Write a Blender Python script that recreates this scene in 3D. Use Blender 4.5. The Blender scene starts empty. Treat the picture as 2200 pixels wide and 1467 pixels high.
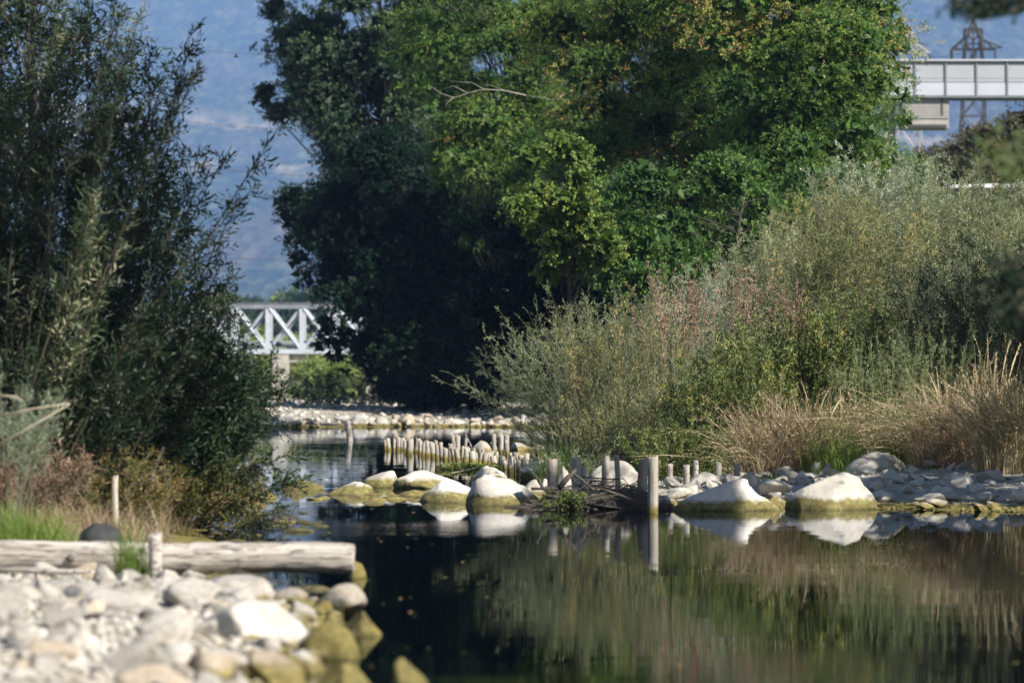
import bpy, math, random
import numpy as np
from mathutils import Vector

sc = bpy.context.scene
COL = sc.collection
R = math.radians
F, CX, HY, H = 8250.0, 1100.0, 815.0, 1.73      # focal length, centre and horizon in photo pixels; eye height over the water

# ------------------------------------------------------------------ camera
cam = bpy.data.cameras.new('camera'); co = bpy.data.objects.new('camera', cam); COL.objects.link(co)
cam.sensor_width = 36.0; cam.lens = 135.0
cam.clip_start = 0.5; cam.clip_end = 20000
co.location = (0, 0, H)
co.rotation_euler = (R(90) + math.atan(81.5 / F), 0, 0)
cam.dof.use_dof = True; cam.dof.focus_distance = 66.0; cam.dof.aperture_fstop = 2.1
cam.dof.aperture_blades = 9
sc.camera = co

# ------------------------------------------------------------------ light
SUN_EL, SUN_AZ = R(37), R(50)                   # azimuth: to the right of straight behind the camera
S = Vector((math.sin(SUN_AZ) * math.cos(SUN_EL), -math.cos(SUN_AZ) * math.cos(SUN_EL), math.sin(SUN_EL)))
world = bpy.data.worlds.new('World'); sc.world = world; world.use_nodes = True
wn = world.node_tree.nodes; wl = world.node_tree.links
sky = wn.new('ShaderNodeTexSky'); sky.sky_type = 'NISHITA'; sky.sun_disc = False
sky.sun_elevation = SUN_EL
sky.sun_rotation = math.atan2(S.x, S.y)
sky.air_density = 1.0; sky.dust_density = 0.6; sky.ozone_density = 1.5
wn['Background'].inputs['Strength'].default_value = 0.05
wl.new(sky.outputs[0], wn['Background'].inputs['Color'])
sl = bpy.data.lights.new('sun', 'SUN'); sl.energy = 5.0; sl.angle = R(0.5); sl.color = (1.0, 0.93, 0.82)
so = bpy.data.objects.new('sun', sl); COL.objects.link(so)
so.rotation_euler = S.to_track_quat('Z', 'Y').to_euler(); so.location = (20, -20, 30)
sc.view_settings.view_transform = 'Standard'; sc.view_settings.look = 'None'
sc.view_settings.exposure = 0.95; sc.view_settings.gamma = 1.0
sc.view_settings.use_curve_mapping = False
sc.cycles.max_bounces = 8; sc.cycles.diffuse_bounces = 2; sc.cycles.glossy_bounces = 3
sc.cycles.transmission_bounces = 4; sc.cycles.transparent_max_bounces = 8; sc.cycles.volume_bounces = 1
sc.cycles.use_denoising = True
sc.cycles.caustics_reflective = False; sc.cycles.caustics_refractive = False

# ------------------------------------------------------------------ helpers
def P(px, py, D):
    return np.array([(px - CX) / F * D, D, H + (HY - py) / F * D])
def X(px, D): return (px - CX) / F * D
def Z(py, D): return H + (HY - py) / F * D
def Dof(py, z=0.0): return (H - z) * F / (py - HY)
def unit(v):
    return v / np.maximum(np.linalg.norm(v, axis=-1, keepdims=True), 1e-9)
def ss(t):
    t = np.clip(t, 0, 1); return t * t * (3 - 2 * t)

class MB:
    def __init__(s): s.v = []; s.q = []; s.t = []; s.m = []; s.n = 0
    def quads(s, V, Q, tint=0.5, mat=0):
        V = np.asarray(V, float).reshape(-1, 3); Q = np.asarray(Q, np.int64).reshape(-1, 4)
        s.v.append(V); s.q.append(Q + s.n); s.n += len(V)
        t = np.empty(len(Q)); t[:] = tint; s.t.append(t)
        s.m.append(np.full(len(Q), mat, np.int32))
    def build(s, name, mats, parent=None, smooth=False, loc=None):
        me = bpy.data.meshes.new(name)
        if s.n:
            V = np.concatenate(s.v); Q = np.concatenate(s.q); T = np.concatenate(s.t); M = np.concatenate(s.m)
            if loc is not None: V = V - np.asarray(loc)
            tri = Q[:, 3] == Q[:, 2]
            cnt = np.where(tri, 3, 4).astype(np.int32)
            flat = Q.reshape(-1); keep = np.ones((len(Q), 4), bool); keep[:, 3] = ~tri
            flat = flat[keep.reshape(-1)]
            me.vertices.add(len(V)); me.vertices.foreach_set('co', V.astype(np.float32).ravel())
            me.loops.add(len(flat)); me.loops.foreach_set('vertex_index', flat.astype(np.int32))
            me.polygons.add(len(Q))
            st = np.zeros(len(Q), np.int32); st[1:] = np.cumsum(cnt)[:-1]
            me.polygons.foreach_set('loop_start', st)
            me.polygons.foreach_set('material_index', M)
            me.polygons.foreach_set('use_smooth', np.full(len(Q), bool(smooth)))
            me.update(calc_edges=True)
            a = me.attributes.new('tint', 'FLOAT', 'FACE'); a.data.foreach_set('value', T.astype(np.float32))
        for m in (mats if isinstance(mats, (list, tuple)) else [mats]): me.materials.append(m)
        o = bpy.data.objects.new(name, me); COL.objects.link(o)
        if loc is not None: o.location = loc
        if parent: o.parent = parent
        return o

def tag(o, label=None, cat=None, group=None, kind=None):
    if label: o['label'] = label
    if cat: o['category'] = cat
    if group: o['group'] = group
    if kind: o['kind'] = kind
    return o
def empty(name, loc, label=None, cat=None, group=None, kind=None):
    o = bpy.data.objects.new(name, None); COL.objects.link(o); o.location = loc
    o.empty_display_size = 0.2
    return tag(o, label, cat, group, kind)

def tube(mb, pts, rad, sides=6, mat=0, tint=0.5, cap=True):
    pts = np.asarray(pts, float); n = len(pts); rad = np.broadcast_to(rad, (n,)).astype(float)
    tan = np.gradient(pts, axis=0) if n > 2 else np.repeat((pts[1:] - pts[:1]), 2, 0)
    tan = unit(tan)
    up = np.array([0, 0, 1.0]) if abs(tan[0][2]) < 0.9 else np.array([1.0, 0, 0])
    a = unit(np.cross(tan, up)); b = np.cross(tan, a)
    th = np.linspace(0, 2 * np.pi, sides, endpoint=False)
    V = pts[:, None] + rad[:, None, None] * (np.cos(th)[None, :, None] * a[:, None] + np.sin(th)[None, :, None] * b[:, None])
    V = V.reshape(-1, 3)
    i = np.arange(n - 1)[:, None] * sides; j = np.arange(sides)[None]; jn = (j + 1) % sides
    Q = np.stack([i + j, i + jn, i + sides + jn, i + sides + j], -1).reshape(-1, 4)
    if cap:
        V = np.vstack([V, pts[:1], pts[-1:]]); c0, c1 = n * sides, n * sides + 1
        j = np.arange(sides); jn = (j + 1) % sides; e = (n - 1) * sides
        Q = np.vstack([Q, np.stack([jn, j, np.full(sides, c0), np.full(sides, c0)], -1),
                       np.stack([e + j, e + jn, np.full(sides, c1), np.full(sides, c1)], -1)])
    mb.quads(V, Q, tint, mat)

def box(mb, c, s, mat=0, tint=0.5, rz=0.0):
    c = np.asarray(c, float); s = np.asarray(s, float) / 2
    V = np.array([[x, y, z] for x in (-1, 1) for y in (-1, 1) for z in (-1, 1)]) * s
    if rz:
        ca, sa = math.cos(rz), math.sin(rz)
        V = np.stack([V[:, 0] * ca - V[:, 1] * sa, V[:, 0] * sa + V[:, 1] * ca, V[:, 2]], -1)
    Q = [[0, 1, 3, 2], [4, 6, 7, 5], [0, 4, 5, 1], [2, 3, 7, 6], [0, 2, 6, 4], [1, 5, 7, 3]]
    mb.quads(V + c, Q, tint, mat)

def bar(mb, a, b, w, mat=0, tint=0.5):
    tube(mb, [a, b], w * 0.7071, 4, mat, tint)

TRI = False
def leaves(mb, rng, Pp, Dv, L, W, tint, mat=0, fold=0.15):
    n = len(Pp)
    if n == 0: return
    if TRI:                                     # far crowns: one triangle a leaf
        side = unit(np.cross(Dv, rng.normal(size=(n, 3))))
        L = np.broadcast_to(L, (n,))[:, None]; W = np.broadcast_to(W, (n,))[:, None]
        V = np.stack([Pp, Pp + Dv * L * 0.95 + side * W * 0.25, Pp + Dv * L * 0.5 - side * W * 0.8], 1).reshape(-1, 3)
        q = np.arange(n * 3).reshape(n, 3); mb.quads(V, np.column_stack([q, q[:, 2]]), tint, mat); return
    r = rng.normal(size=(n, 3)); side = unit(np.cross(Dv, r)); nor = np.cross(Dv, side)
    L = np.broadcast_to(L, (n,))[:, None]; W = np.broadcast_to(W, (n,))[:, None]
    mid = Pp + Dv * L * 0.45 + nor * W * fold
    V = np.stack([Pp, mid - side * W / 2, Pp + Dv * L - nor * L * fold * 0.6, mid + side * W / 2], 1).reshape(-1, 3)
    Q = np.arange(n * 4).reshape(n, 4)
    mb.quads(V, Q, tint, mat)

def sprays(mb, rng, O, Dv, Ls, k, LL, LW, splay=0.6, droop=0.2, tint=0.5, tj=0.12, mat=0, tw=0.004, tmat=1, twigs=True):
    n = len(O)
    if n == 0: return
    Ls = np.broadcast_to(Ls, (n,)); tint = np.broadcast_to(tint, (n,))
    t = np.linspace(0.12, 1.0, k)[None, :, None]
    dr = np.zeros((n, 1, 3)); dr[:, 0, 2] = -droop * Ls
    PP = O[:, None] + Dv[:, None] * Ls[:, None, None] * t + dr * t ** 2
    side = unit(np.cross(Dv, rng.normal(size=(n, 3))))[:, None]
    sg = np.where(np.arange(k) % 2 == 0, 1, -1)[None, :, None]
    LD = unit(Dv[:, None] * (1 - splay) + side * sg * splay + rng.normal(size=(n, k, 3)) * 0.28)
    m = n * k
    leaves(mb, rng, PP.reshape(-1, 3), LD.reshape(-1, 3), LL * rng.uniform(0.65, 1.25, m), LW * rng.uniform(0.7, 1.2, m),
           np.clip(np.repeat(tint, k) + rng.normal(0, tj, m), 0, 1), mat)
    if twigs:
        e = O + Dv * Ls[:, None] * 0.95 + dr[:, 0] * 0.9
        w = side[:, 0] * tw
        V = np.stack([O - w, O + w, e + w * 0.4, e - w * 0.4], 1).reshape(-1, 3)
        mb.quads(V, np.arange(n * 4).reshape(n, 4), rng.uniform(0.2, 0.8, n), tmat)

def polyline(base, d0, L, n=6, grav=0.0, wob=0.05, rng=None, lift=0.0):
    p = [np.asarray(base, float)]; d = np.asarray(d0, float)
    for i in range(n):
        d = d + np.array([0, 0, lift - grav]) / n
        if rng is not None: d = d + rng.normal(0, wob, 3)
        d = d / np.linalg.norm(d)
        p.append(p[-1] + d * L / n)
    return np.array(p)

# ------------------------------------------------------------------ materials
def newmat(name):
    m = bpy.data.materials.new(name); m.use_nodes = True
    nt = m.node_tree; nt.nodes.clear()
    out = nt.nodes.new('ShaderNodeOutputMaterial')
    return m, nt, out
def N(nt, typ, **kw):
    n = nt.nodes.new(typ)
    for k, v in kw.items():
        if k in n.inputs: n.inputs[k].default_value = v
        else: setattr(n, k, v)
    return n
def ramp(nt, fac, stops, interp='LINEAR'):
    r = nt.nodes.new('ShaderNodeValToRGB'); r.color_ramp.interpolation = interp
    e = r.color_ramp.elements
    while len(e) > 1: e.remove(e[-1])
    for i, (p, c) in enumerate(stops):
        x = e[0] if i == 0 else e.new(p)
        x.position = p; x.color = (*c, 1) if len(c) == 3 else c
    nt.links.new(fac, r.inputs[0]); return r.outputs[0]
def mixc(nt, fac, a, b, blend='MIX'):
    m = nt.nodes.new('ShaderNodeMix'); m.data_type = 'RGBA'; m.blend_type = blend
    for s, v in ((0, fac), (6, a), (7, b)):
        if hasattr(v, 'is_linked') or isinstance(v, bpy.types.NodeSocket): nt.links.new(v, m.inputs[s])
        else: m.inputs[s].default_value = v if s == 0 else (*v, 1)
    return m.outputs[2]
def math_(nt, op, a, b=0.0, clamp=False):
    m = nt.nodes.new('ShaderNodeMath'); m.operation = op; m.use_clamp = clamp
    for s, v in ((0, a), (1, b)):
        if isinstance(v, bpy.types.NodeSocket): nt.links.new(v, m.inputs[s])
        else: m.inputs[s].default_value = v
    return m.outputs[0]
def noise(nt, scale, detail=4, vec=None, rough=0.55):
    n = nt.nodes.new('ShaderNodeTexNoise'); n.inputs['Scale'].default_value = scale
    n.inputs['Detail'].default_value = detail; n.inputs['Roughness'].default_value = rough
    if vec is not None: nt.links.new(vec, n.inputs['Vector'])
    return n.outputs['Fac']

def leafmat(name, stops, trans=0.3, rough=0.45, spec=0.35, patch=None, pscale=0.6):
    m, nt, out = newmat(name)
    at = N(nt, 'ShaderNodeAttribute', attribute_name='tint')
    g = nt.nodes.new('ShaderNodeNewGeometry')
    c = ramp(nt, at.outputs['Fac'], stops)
    if patch:
        nz = noise(nt, pscale, 3, g.outputs['Position'])
        c = mixc(nt, ramp(nt, nz, [(0.5, (0, 0, 0)), (0.66, (1, 1, 1))]), c, patch)
    p = N(nt, 'ShaderNodeBsdfPrincipled', Roughness=rough)
    p.inputs['Specular IOR Level'].default_value = spec
    nt.links.new(c, p.inputs['Base Color'])
    tr = nt.nodes.new('ShaderNodeBsdfTranslucent')
    c2 = mixc(nt, 1.0, c, (1.25, 1.2, 0.5), 'MULTIPLY'); nt.links.new(c2, tr.inputs['Color'])
    mx = nt.nodes.new('ShaderNodeMixShader'); mx.inputs[0].default_value = trans
    nt.links.new(p.outputs[0], mx.inputs[1]); nt.links.new(tr.outputs[0], mx.inputs[2])
    nt.links.new(mx.outputs[0], out.inputs['Surface'])
    return m

def solid(name, c1, c2, scale=8.0, rough=0.8, bump=0.3, stretch=(1, 1, 1), spec=0.3, metal=0.0, obj=True, bscale=None):
    m, nt, out = newmat(name)
    tc = nt.nodes.new('ShaderNodeTexCoord'); mp = nt.nodes.new('ShaderNodeMapping')
    mp.inputs['Scale'].default_value = stretch
    nt.links.new(tc.outputs['Object'], mp.inputs['Vector'])
    nz = noise(nt, scale, 6, mp.outputs[0], 0.62)
    c = mixc(nt, ramp(nt, nz, [(0.3, (0, 0, 0)), (0.7, (1, 1, 1))]), c1, c2)
    p = N(nt, 'ShaderNodeBsdfPrincipled', Roughness=rough, Metallic=metal)
    p.inputs['Specular IOR Level'].default_value = spec
    nt.links.new(c, p.inputs['Base Color'])
    if bump:
        b = nt.nodes.new('ShaderNodeBump'); b.inputs['Strength'].default_value = bump; b.inputs['Distance'].default_value = 0.02
        nt.links.new(noise(nt, bscale or scale * 3, 5, mp.outputs[0]), b.inputs['Height']); nt.links.new(b.outputs[0], p.inputs['Normal'])
    nt.links.new(p.outputs[0], out.inputs['Surface'])
    return m

def shoremat(name, dry1, dry2, algae=(0.17, 0.14, 0.05), band=0.14, scale=5.0, bump=0.5, bd=0.02, stretch=(1, 1, 1), wet=(0.045, 0.042, 0.018), amt=1.0, bscale=None, blotch=None, soil=None):
    """dry colour above, a crust of yellow algae in the zone the river leaves behind, dark wet film at the waterline"""
    m, nt, out = newmat(name)
    tc = nt.nodes.new('ShaderNodeTexCoord'); g = nt.nodes.new('ShaderNodeNewGeometry')
    mp = nt.nodes.new('ShaderNodeMapping'); mp.inputs['Scale'].default_value = stretch
    nt.links.new(tc.outputs['Object'], mp.inputs['Vector'])
    nz = noise(nt, scale, 6, mp.outputs[0], 0.6)
    c = mixc(nt, ramp(nt, nz, [(0.32, (0, 0, 0)), (0.68, (1, 1, 1))]), dry1, dry2)
    if blotch:
        nb = noise(nt, 2.3, 5, g.outputs['Position'], 0.65)
        c = mixc(nt, ramp(nt, nb, [(0.52, (0, 0, 0)), (0.68, (0.8, 0.8, 0.8))]), c, blotch)
    oi = nt.nodes.new('ShaderNodeObjectInfo')
    rv = math_(nt, 'MULTIPLY_ADD', oi.outputs['Random'], 0.38); rv.node.inputs[2].default_value = 0.74
    cr_ = nt.nodes.new('ShaderNodeCombineXYZ')
    for k_ in range(3): nt.links.new(rv, cr_.inputs[k_])
    c = mixc(nt, 1.0, c, cr_.outputs[0], 'MULTIPLY')
    nf_ = noise(nt, 38, 4, g.outputs['Position'], 0.7)
    c = mixc(nt, ramp(nt, nf_, [(0.56, (0, 0, 0)), (0.70, (0.55, 0.55, 0.55))]), c, tuple(a * 0.45 for a in dry1))
    sp = nt.nodes.new('ShaderNodeSeparateXYZ'); nt.links.new(g.outputs['Position'], sp.inputs[0])
    if soil:
        f1 = nt.nodes.new('ShaderNodeMapRange'); nt.links.new(sp.outputs[2], f1.inputs[0]); f1.inputs[1].default_value = 0.78; f1.inputs[2].default_value = 0.95
        f2 = nt.nodes.new('ShaderNodeMapRange'); nt.links.new(sp.outputs[1], f2.inputs[0]); f2.inputs[1].default_value = 235; f2.inputs[2].default_value = 250
        ns = noise(nt, 1.7, 6, g.outputs['Position'], 0.7)
        c = mixc(nt, math_(nt, 'MAXIMUM', f1.outputs[0], f2.outputs[0]), c, ramp(nt, ns, [(0.35, tuple(a * 0.5 for a in soil)), (0.65, soil)]))
    nw = noise(nt, 4.5, 7, g.outputs['Position'], 0.65)
    zz = math_(nt, 'ADD', sp.outputs[2], math_(nt, 'MULTIPLY', math_(nt, 'SUBTRACT', nw, 0.5), 0.22))
    zz = math_(nt, 'ADD', zz, math_(nt, 'MULTIPLY', math_(nt, 'SUBTRACT', nf_, 0.5), 0.10))
    fa = nt.nodes.new('ShaderNodeMapRange'); fa.interpolation_type = 'SMOOTHSTEP'
    nt.links.new(zz, fa.inputs[0]); fa.inputs[1].default_value = band + 0.05; fa.inputs[2].default_value = band - 0.03
    na = noise(nt, 14, 5, g.outputs['Position'], 0.7)
    ac = ramp(nt, na, [(0.3, tuple(0.55 * a for a in algae)), (0.5, algae), (0.68, tuple(1.7 * a for a in algae)), (0.8, (0.30, 0.27, 0.17))])
    c = mixc(nt, math_(nt, 'MULTIPLY', fa.outputs[0], amt), c, ac)
    fw = nt.nodes.new('ShaderNodeMapRange'); nt.links.new(zz, fw.inputs[0]); fw.inputs[1].default_value = 0.02; fw.inputs[2].default_value = -0.08
    c = mixc(nt, fw.outputs[0], c, wet)
    p = N(nt, 'ShaderNodeBsdfPrincipled', Roughness=0.85)
    p.inputs['Specular IOR Level'].default_value = 0.25
    nt.links.new(c, p.inputs['Base Color'])
    b = nt.nodes.new('ShaderNodeBump'); b.inputs['Strength'].default_value = bump; b.inputs['Distance'].default_value = bd
    nt.links.new(noise(nt, bscale or scale * 3, 8, mp.outputs[0], 0.65), b.inputs['Height']); nt.links.new(b.outputs[0], p.inputs['Normal'])
    nt.links.new(p.outputs[0], out.inputs['Surface'])
    return m

M = {}
M['rock'] = shoremat('limestone', (0.36, 0.335, 0.29), (0.56, 0.53, 0.48), band=0.085, blotch=(0.36, 0.31, 0.25))
M['rock_near'] = shoremat('chalky_limestone', (0.33, 0.31, 0.275), (0.55, 0.52, 0.48), band=0.06, scale=7, bump=0.8, blotch=(0.30, 0.25, 0.19))
M['rock_spit'] = shoremat('bright_limestone', (0.44, 0.41, 0.36), (0.63, 0.60, 0.55), algae=(0.165, 0.145, 0.055), band=0.125, blotch=(0.42, 0.38, 0.32))
M['rock_grey'] = shoremat('grey_stone', (0.30, 0.30, 0.30), (0.45, 0.44, 0.42), band=0.10)
M['rock_tan'] = shoremat('tan_stone', (0.36, 0.29, 0.21), (0.50, 0.44, 0.36), band=0.11)
M['rock_algae'] = shoremat('algae_stone', (0.34, 0.30, 0.20), (0.24, 0.21, 0.09), algae=(0.135, 0.115, 0.035), band=0.24, amt=0.9, scale=9)
M['wet_stone'] = shoremat('wet_stone', (0.06, 0.058, 0.045), (0.14, 0.13, 0.10), algae=(0.075, 0.07, 0.03), band=0.05)
M['rock_dark'] = shoremat('dark_stone', (0.03, 0.032, 0.036), (0.05, 0.05, 0.055), band=0.0)
M['pile'] = shoremat('weathered_pile_wood', (0.25, 0.22, 0.18), (0.42, 0.39, 0.34), algae=(0.16, 0.13, 0.04), band=0.085, scale=10, stretch=(1, 1, 0.12), bump=0.6, bscale=26)
M['log'] = solid('bleached_log_wood', (0.30, 0.27, 0.24), (0.60, 0.56, 0.52), 9, 0.85, 1.0, (0.07, 1, 1), bscale=20)
M['ground'] = shoremat('river_ground', (0.28, 0.26, 0.22), (0.42, 0.39, 0.34), algae=(0.15, 0.13, 0.03), band=0.07, scale=1.3, bump=0.8, bd=0.05, bscale=5, wet=(0.05, 0.048, 0.02), blotch=(0.22, 0.20, 0.15), soil=(0.075, 0.085, 0.035))
M['driftwood'] = solid('driftwood_bark', (0.05, 0.043, 0.036), (0.14, 0.12, 0.10), 9, 0.85, 0.5, (1, 1, 1))
M['twig_pale'] = solid('pale_twig', (0.25, 0.22, 0.17), (0.38, 0.34, 0.27), 9, 0.8, 0.0)
M['bark'] = solid('bark', (0.04, 0.034, 0.028), (0.09, 0.08, 0.065), 6, 0.9, 0.6, (1, 1, 0.3))
M['bark_pale'] = solid('pale_bark', (0.20, 0.19, 0.16), (0.36, 0.35, 0.31), 5, 0.85, 0.5, (1, 1, 0.4))
M['stem_dark'] = solid('dark_stem', (0.03, 0.028, 0.018), (0.07, 0.06, 0.04), 5, 0.8, 0.0)
M['stem'] = solid('shrub_stem', (0.09, 0.085, 0.055), (0.19, 0.18, 0.13), 5, 0.8, 0.0)
M['stem_green'] = solid('green_stem', (0.10, 0.12, 0.04), (0.20, 0.20, 0.08), 5, 0.8, 0.0)
M['locust'] = leafmat('locust_leaf', [(0, (0.028, 0.066, 0.020)), (0.45, (0.092, 0.185, 0.042)), (0.75, (0.20, 0.30, 0.065)), (0.93, (0.33, 0.34, 0.09)), (1, (0.46, 0.27, 0.13))], 0.3, 0.5, 0.25)
M['shaded_leaf'] = leafmat('shaded_leaf_dark', [(0, (0.004, 0.013, 0.008)), (0.6, (0.013, 0.034, 0.017)), (1, (0.045, 0.08, 0.03))], 0.1, 0.6, 0.12)  # shade of the dark trees and backlit boughs put into the leaf colour
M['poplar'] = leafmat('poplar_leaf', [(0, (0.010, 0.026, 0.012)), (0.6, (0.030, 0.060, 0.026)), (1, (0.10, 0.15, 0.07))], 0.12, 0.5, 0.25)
M['maple'] = leafmat('maple_leaf', [(0, (0.045, 0.09, 0.02)), (0.5, (0.125, 0.20, 0.045)), (1, (0.27, 0.33, 0.08))], 0.3, 0.55, 0.2)
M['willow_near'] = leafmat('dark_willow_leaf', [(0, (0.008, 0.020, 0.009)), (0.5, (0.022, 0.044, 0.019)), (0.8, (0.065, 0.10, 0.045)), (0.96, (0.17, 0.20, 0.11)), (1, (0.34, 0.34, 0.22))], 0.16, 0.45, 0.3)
M['willow_low'] = leafmat('olive_willow_leaf', [(0, (0.03, 0.045, 0.012)), (0.5, (0.10, 0.115, 0.025)), (0.85, (0.17, 0.15, 0.045)), (1, (0.30, 0.20, 0.10))], 0.3)
M['willow_grey'] = leafmat('grey_willow_leaf', [(0, (0.09, 0.13, 0.062)), (0.5, (0.24, 0.30, 0.155)), (0.85, (0.38, 0.43, 0.26)), (1, (0.48, 0.44, 0.24))], 0.25, 0.4, 0.45)
M['willow_silver'] = leafmat('silver_willow_leaf', [(0, (0.15, 0.20, 0.13)), (0.6, (0.32, 0.38, 0.27)), (1, (0.48, 0.50, 0.40))], 0.2, 0.35, 0.5)
M['willow_yellow'] = leafmat('yellowing_willow_leaf', [(0, (0.095, 0.121, 0.048)), (0.5, (0.257, 0.284, 0.114)), (0.85, (0.459, 0.392, 0.156)), (1, (0.702, 0.459, 0.192))], 0.25)
M['weed'] = leafmat('green_weed_leaf', [(0, (0.035, 0.060, 0.018)), (0.5, (0.11, 0.16, 0.045)), (0.9, (0.25, 0.28, 0.09)), (1, (0.42, 0.36, 0.12))], 0.3)
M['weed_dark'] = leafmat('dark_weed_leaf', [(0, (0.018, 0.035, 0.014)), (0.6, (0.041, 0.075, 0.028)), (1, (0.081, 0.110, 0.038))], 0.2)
M['rust'] = leafmat('rust_seed', [(0, (0.15, 0.10, 0.07)), (0.5, (0.36, 0.25, 0.19)), (1, (0.54, 0.40, 0.32))], 0.2, 0.7, 0.1)
M['dry'] = leafmat('dry_grass', [(0, (0.12, 0.105, 0.05)), (0.5, (0.34, 0.28, 0.165)), (1, (0.60, 0.50, 0.34))], 0.25, 0.6, 0.2)
M['dry_red'] = leafmat('dry_reddish_grass', [(0, (0.12, 0.08, 0.05)), (0.5, (0.30, 0.225, 0.155)), (1, (0.52, 0.42, 0.30))], 0.25, 0.6, 0.2)
M['grass'] = leafmat('green_grass', [(0, (0.065, 0.126, 0.024)), (0.6, (0.156, 0.252, 0.048)), (1, (0.338, 0.378, 0.108))], 0.35, 0.5, 0.3)
M['far_green'] = leafmat('far_willow_leaf', [(0, (0.10, 0.15, 0.04)), (0.5, (0.24, 0.32, 0.09)), (1, (0.44, 0.46, 0.18))], 0.35)
M['far_tree'] = leafmat('far_tree_leaf', [(0, (0.036, 0.044, 0.020)), (0.6, (0.084, 0.077, 0.035)), (1, (0.156, 0.110, 0.050))], 0.2)
M['bridge'] = solid('pale_steel_paint', (0.34, 0.38, 0.44), (0.46, 0.50, 0.56), 1.5, 0.5, 0.0)
M['bridge_dark'] = solid('bridge_grey_steel', (0.15, 0.17, 0.20), (0.22, 0.24, 0.27), 1.5, 0.6, 0.0)
M['concrete'] = solid('concrete', (0.30, 0.28, 0.25), (0.44, 0.42, 0.38), 2.0, 0.9, 0.3)
M['white_panel'] = solid('white_panel', (0.42, 0.45, 0.52), (0.48, 0.51, 0.58), 0.6, 0.45, 0.0)
M['grey_panel'] = solid('grey_panel', (0.33, 0.355, 0.40), (0.38, 0.40, 0.44), 0.8, 0.4, 0.0)
M['steel_dark'] = solid('dark_lattice_steel', (0.05, 0.05, 0.05), (0.11, 0.11, 0.11), 1.5, 0.6, 0.0, metal=0.3)
M['steel_pale'] = solid('pale_lattice_steel', (0.35, 0.36, 0.37), (0.5, 0.5, 0.5), 1.5, 0.5, 0.0, metal=0.3)
M['slat'] = solid('beige_slat', (0.30, 0.29, 0.28), (0.38, 0.37, 0.36), 1.5, 0.6, 0.0)
M['gap_shade'] = solid('dark_gap_shade', (0.05, 0.05, 0.05), (0.08, 0.08, 0.08), 1.5, 0.8, 0.0)
M['van_paint'] = solid('white_van_paint', (0.78, 0.79, 0.80), (0.80, 0.81, 0.82), 1.0, 0.25, 0.0, spec=0.6)
M['glass_dark'] = solid('dark_glass', (0.02, 0.025, 0.03), (0.03, 0.035, 0.04), 1.0, 0.08, 0.0, spec=0.7)
M['rubber'] = solid('rubber', (0.02, 0.02, 0.02), (0.03, 0.03, 0.03), 5.0, 0.8, 0.0)
M['feather'] = solid('dark_feather', (0.02, 0.02, 0.02), (0.04, 0.04, 0.04), 9.0, 0.6, 0.0)

# water: Fresnel mirror over a tinted, see-through body
m, nt, out = newmat('river_water')
g = nt.nodes.new('ShaderNodeNewGeometry')
mp = nt.nodes.new('ShaderNodeMapping'); nt.links.new(g.outputs['Position'], mp.inputs['Vector']); mp.inputs['Scale'].default_value = (1.0, 1.0, 1)
n1 = noise(nt, 2.6, 3, mp.outputs[0], 0.5)
n2 = noise(nt, 11.0, 2, mp.outputs[0], 0.5)
patch = noise(nt, 0.35, 2, g.outputs['Position'])
amp = ramp(nt, patch, [(0.42, (0.12, 0.12, 0.12)), (0.60, (1, 1, 1))])
hh = math_(nt, 'ADD', n1, math_(nt, 'MULTIPLY', n2, 0.12))
hh = math_(nt, 'MULTIPLY', hh, amp)
vd = nt.nodes.new('ShaderNodeVectorMath'); vd.operation = 'DISTANCE'      # riffle where the stream runs over the shallows
ms = nt.nodes.new('ShaderNodeMapping'); ms.inputs['Scale'].default_value = (1, 0.55, 1); nt.links.new(g.outputs['Position'], ms.inputs['Vector'])
nt.links.new(ms.outputs[0], vd.inputs[0]); vd.inputs[1].default_value = (-1.3, 24.4, 0)
rm = nt.nodes.new('ShaderNodeMapRange'); nt.links.new(vd.outputs['Value'], rm.inputs[0]); rm.inputs[1].default_value = 2.0; rm.inputs[2].default_value = 0.9; rm.inputs[4].default_value = 1.0
n3 = noise(nt, 7.0, 3, mp.outputs[0], 0.6)
hh = math_(nt, 'ADD', hh, math_(nt, 'MULTIPLY', n3, rm.outputs[0]))
bp = nt.nodes.new('ShaderNodeBump'); bp.inputs['Strength'].default_value = 1.0; bp.inputs['Distance'].default_value = 0.0021
nt.links.new(hh, bp.inputs['Height'])
gl = nt.nodes.new('ShaderNodeBsdfGlossy'); gl.inputs['Roughness'].default_value = 0.012; gl.inputs['Color'].default_value = (0.86, 0.89, 0.93, 1)
nt.links.new(bp.outputs[0], gl.inputs['Normal'])
tr = nt.nodes.new('ShaderNodeBsdfTransparent'); tr.inputs['Color'].default_value = (0.30, 0.31, 0.19, 1)
fr = nt.nodes.new('ShaderNodeFresnel'); fr.inputs['IOR'].default_value = 1.33
mx = nt.nodes.new('ShaderNodeMixShader')
nt.links.new(fr.outputs[0], mx.inputs[0]); nt.links.new(tr.outputs[0], mx.inputs[1]); nt.links.new(gl.outputs[0], mx.inputs[2])
nt.links.new(mx.outputs[0], out.inputs['Surface'])
M['water'] = m

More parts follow.
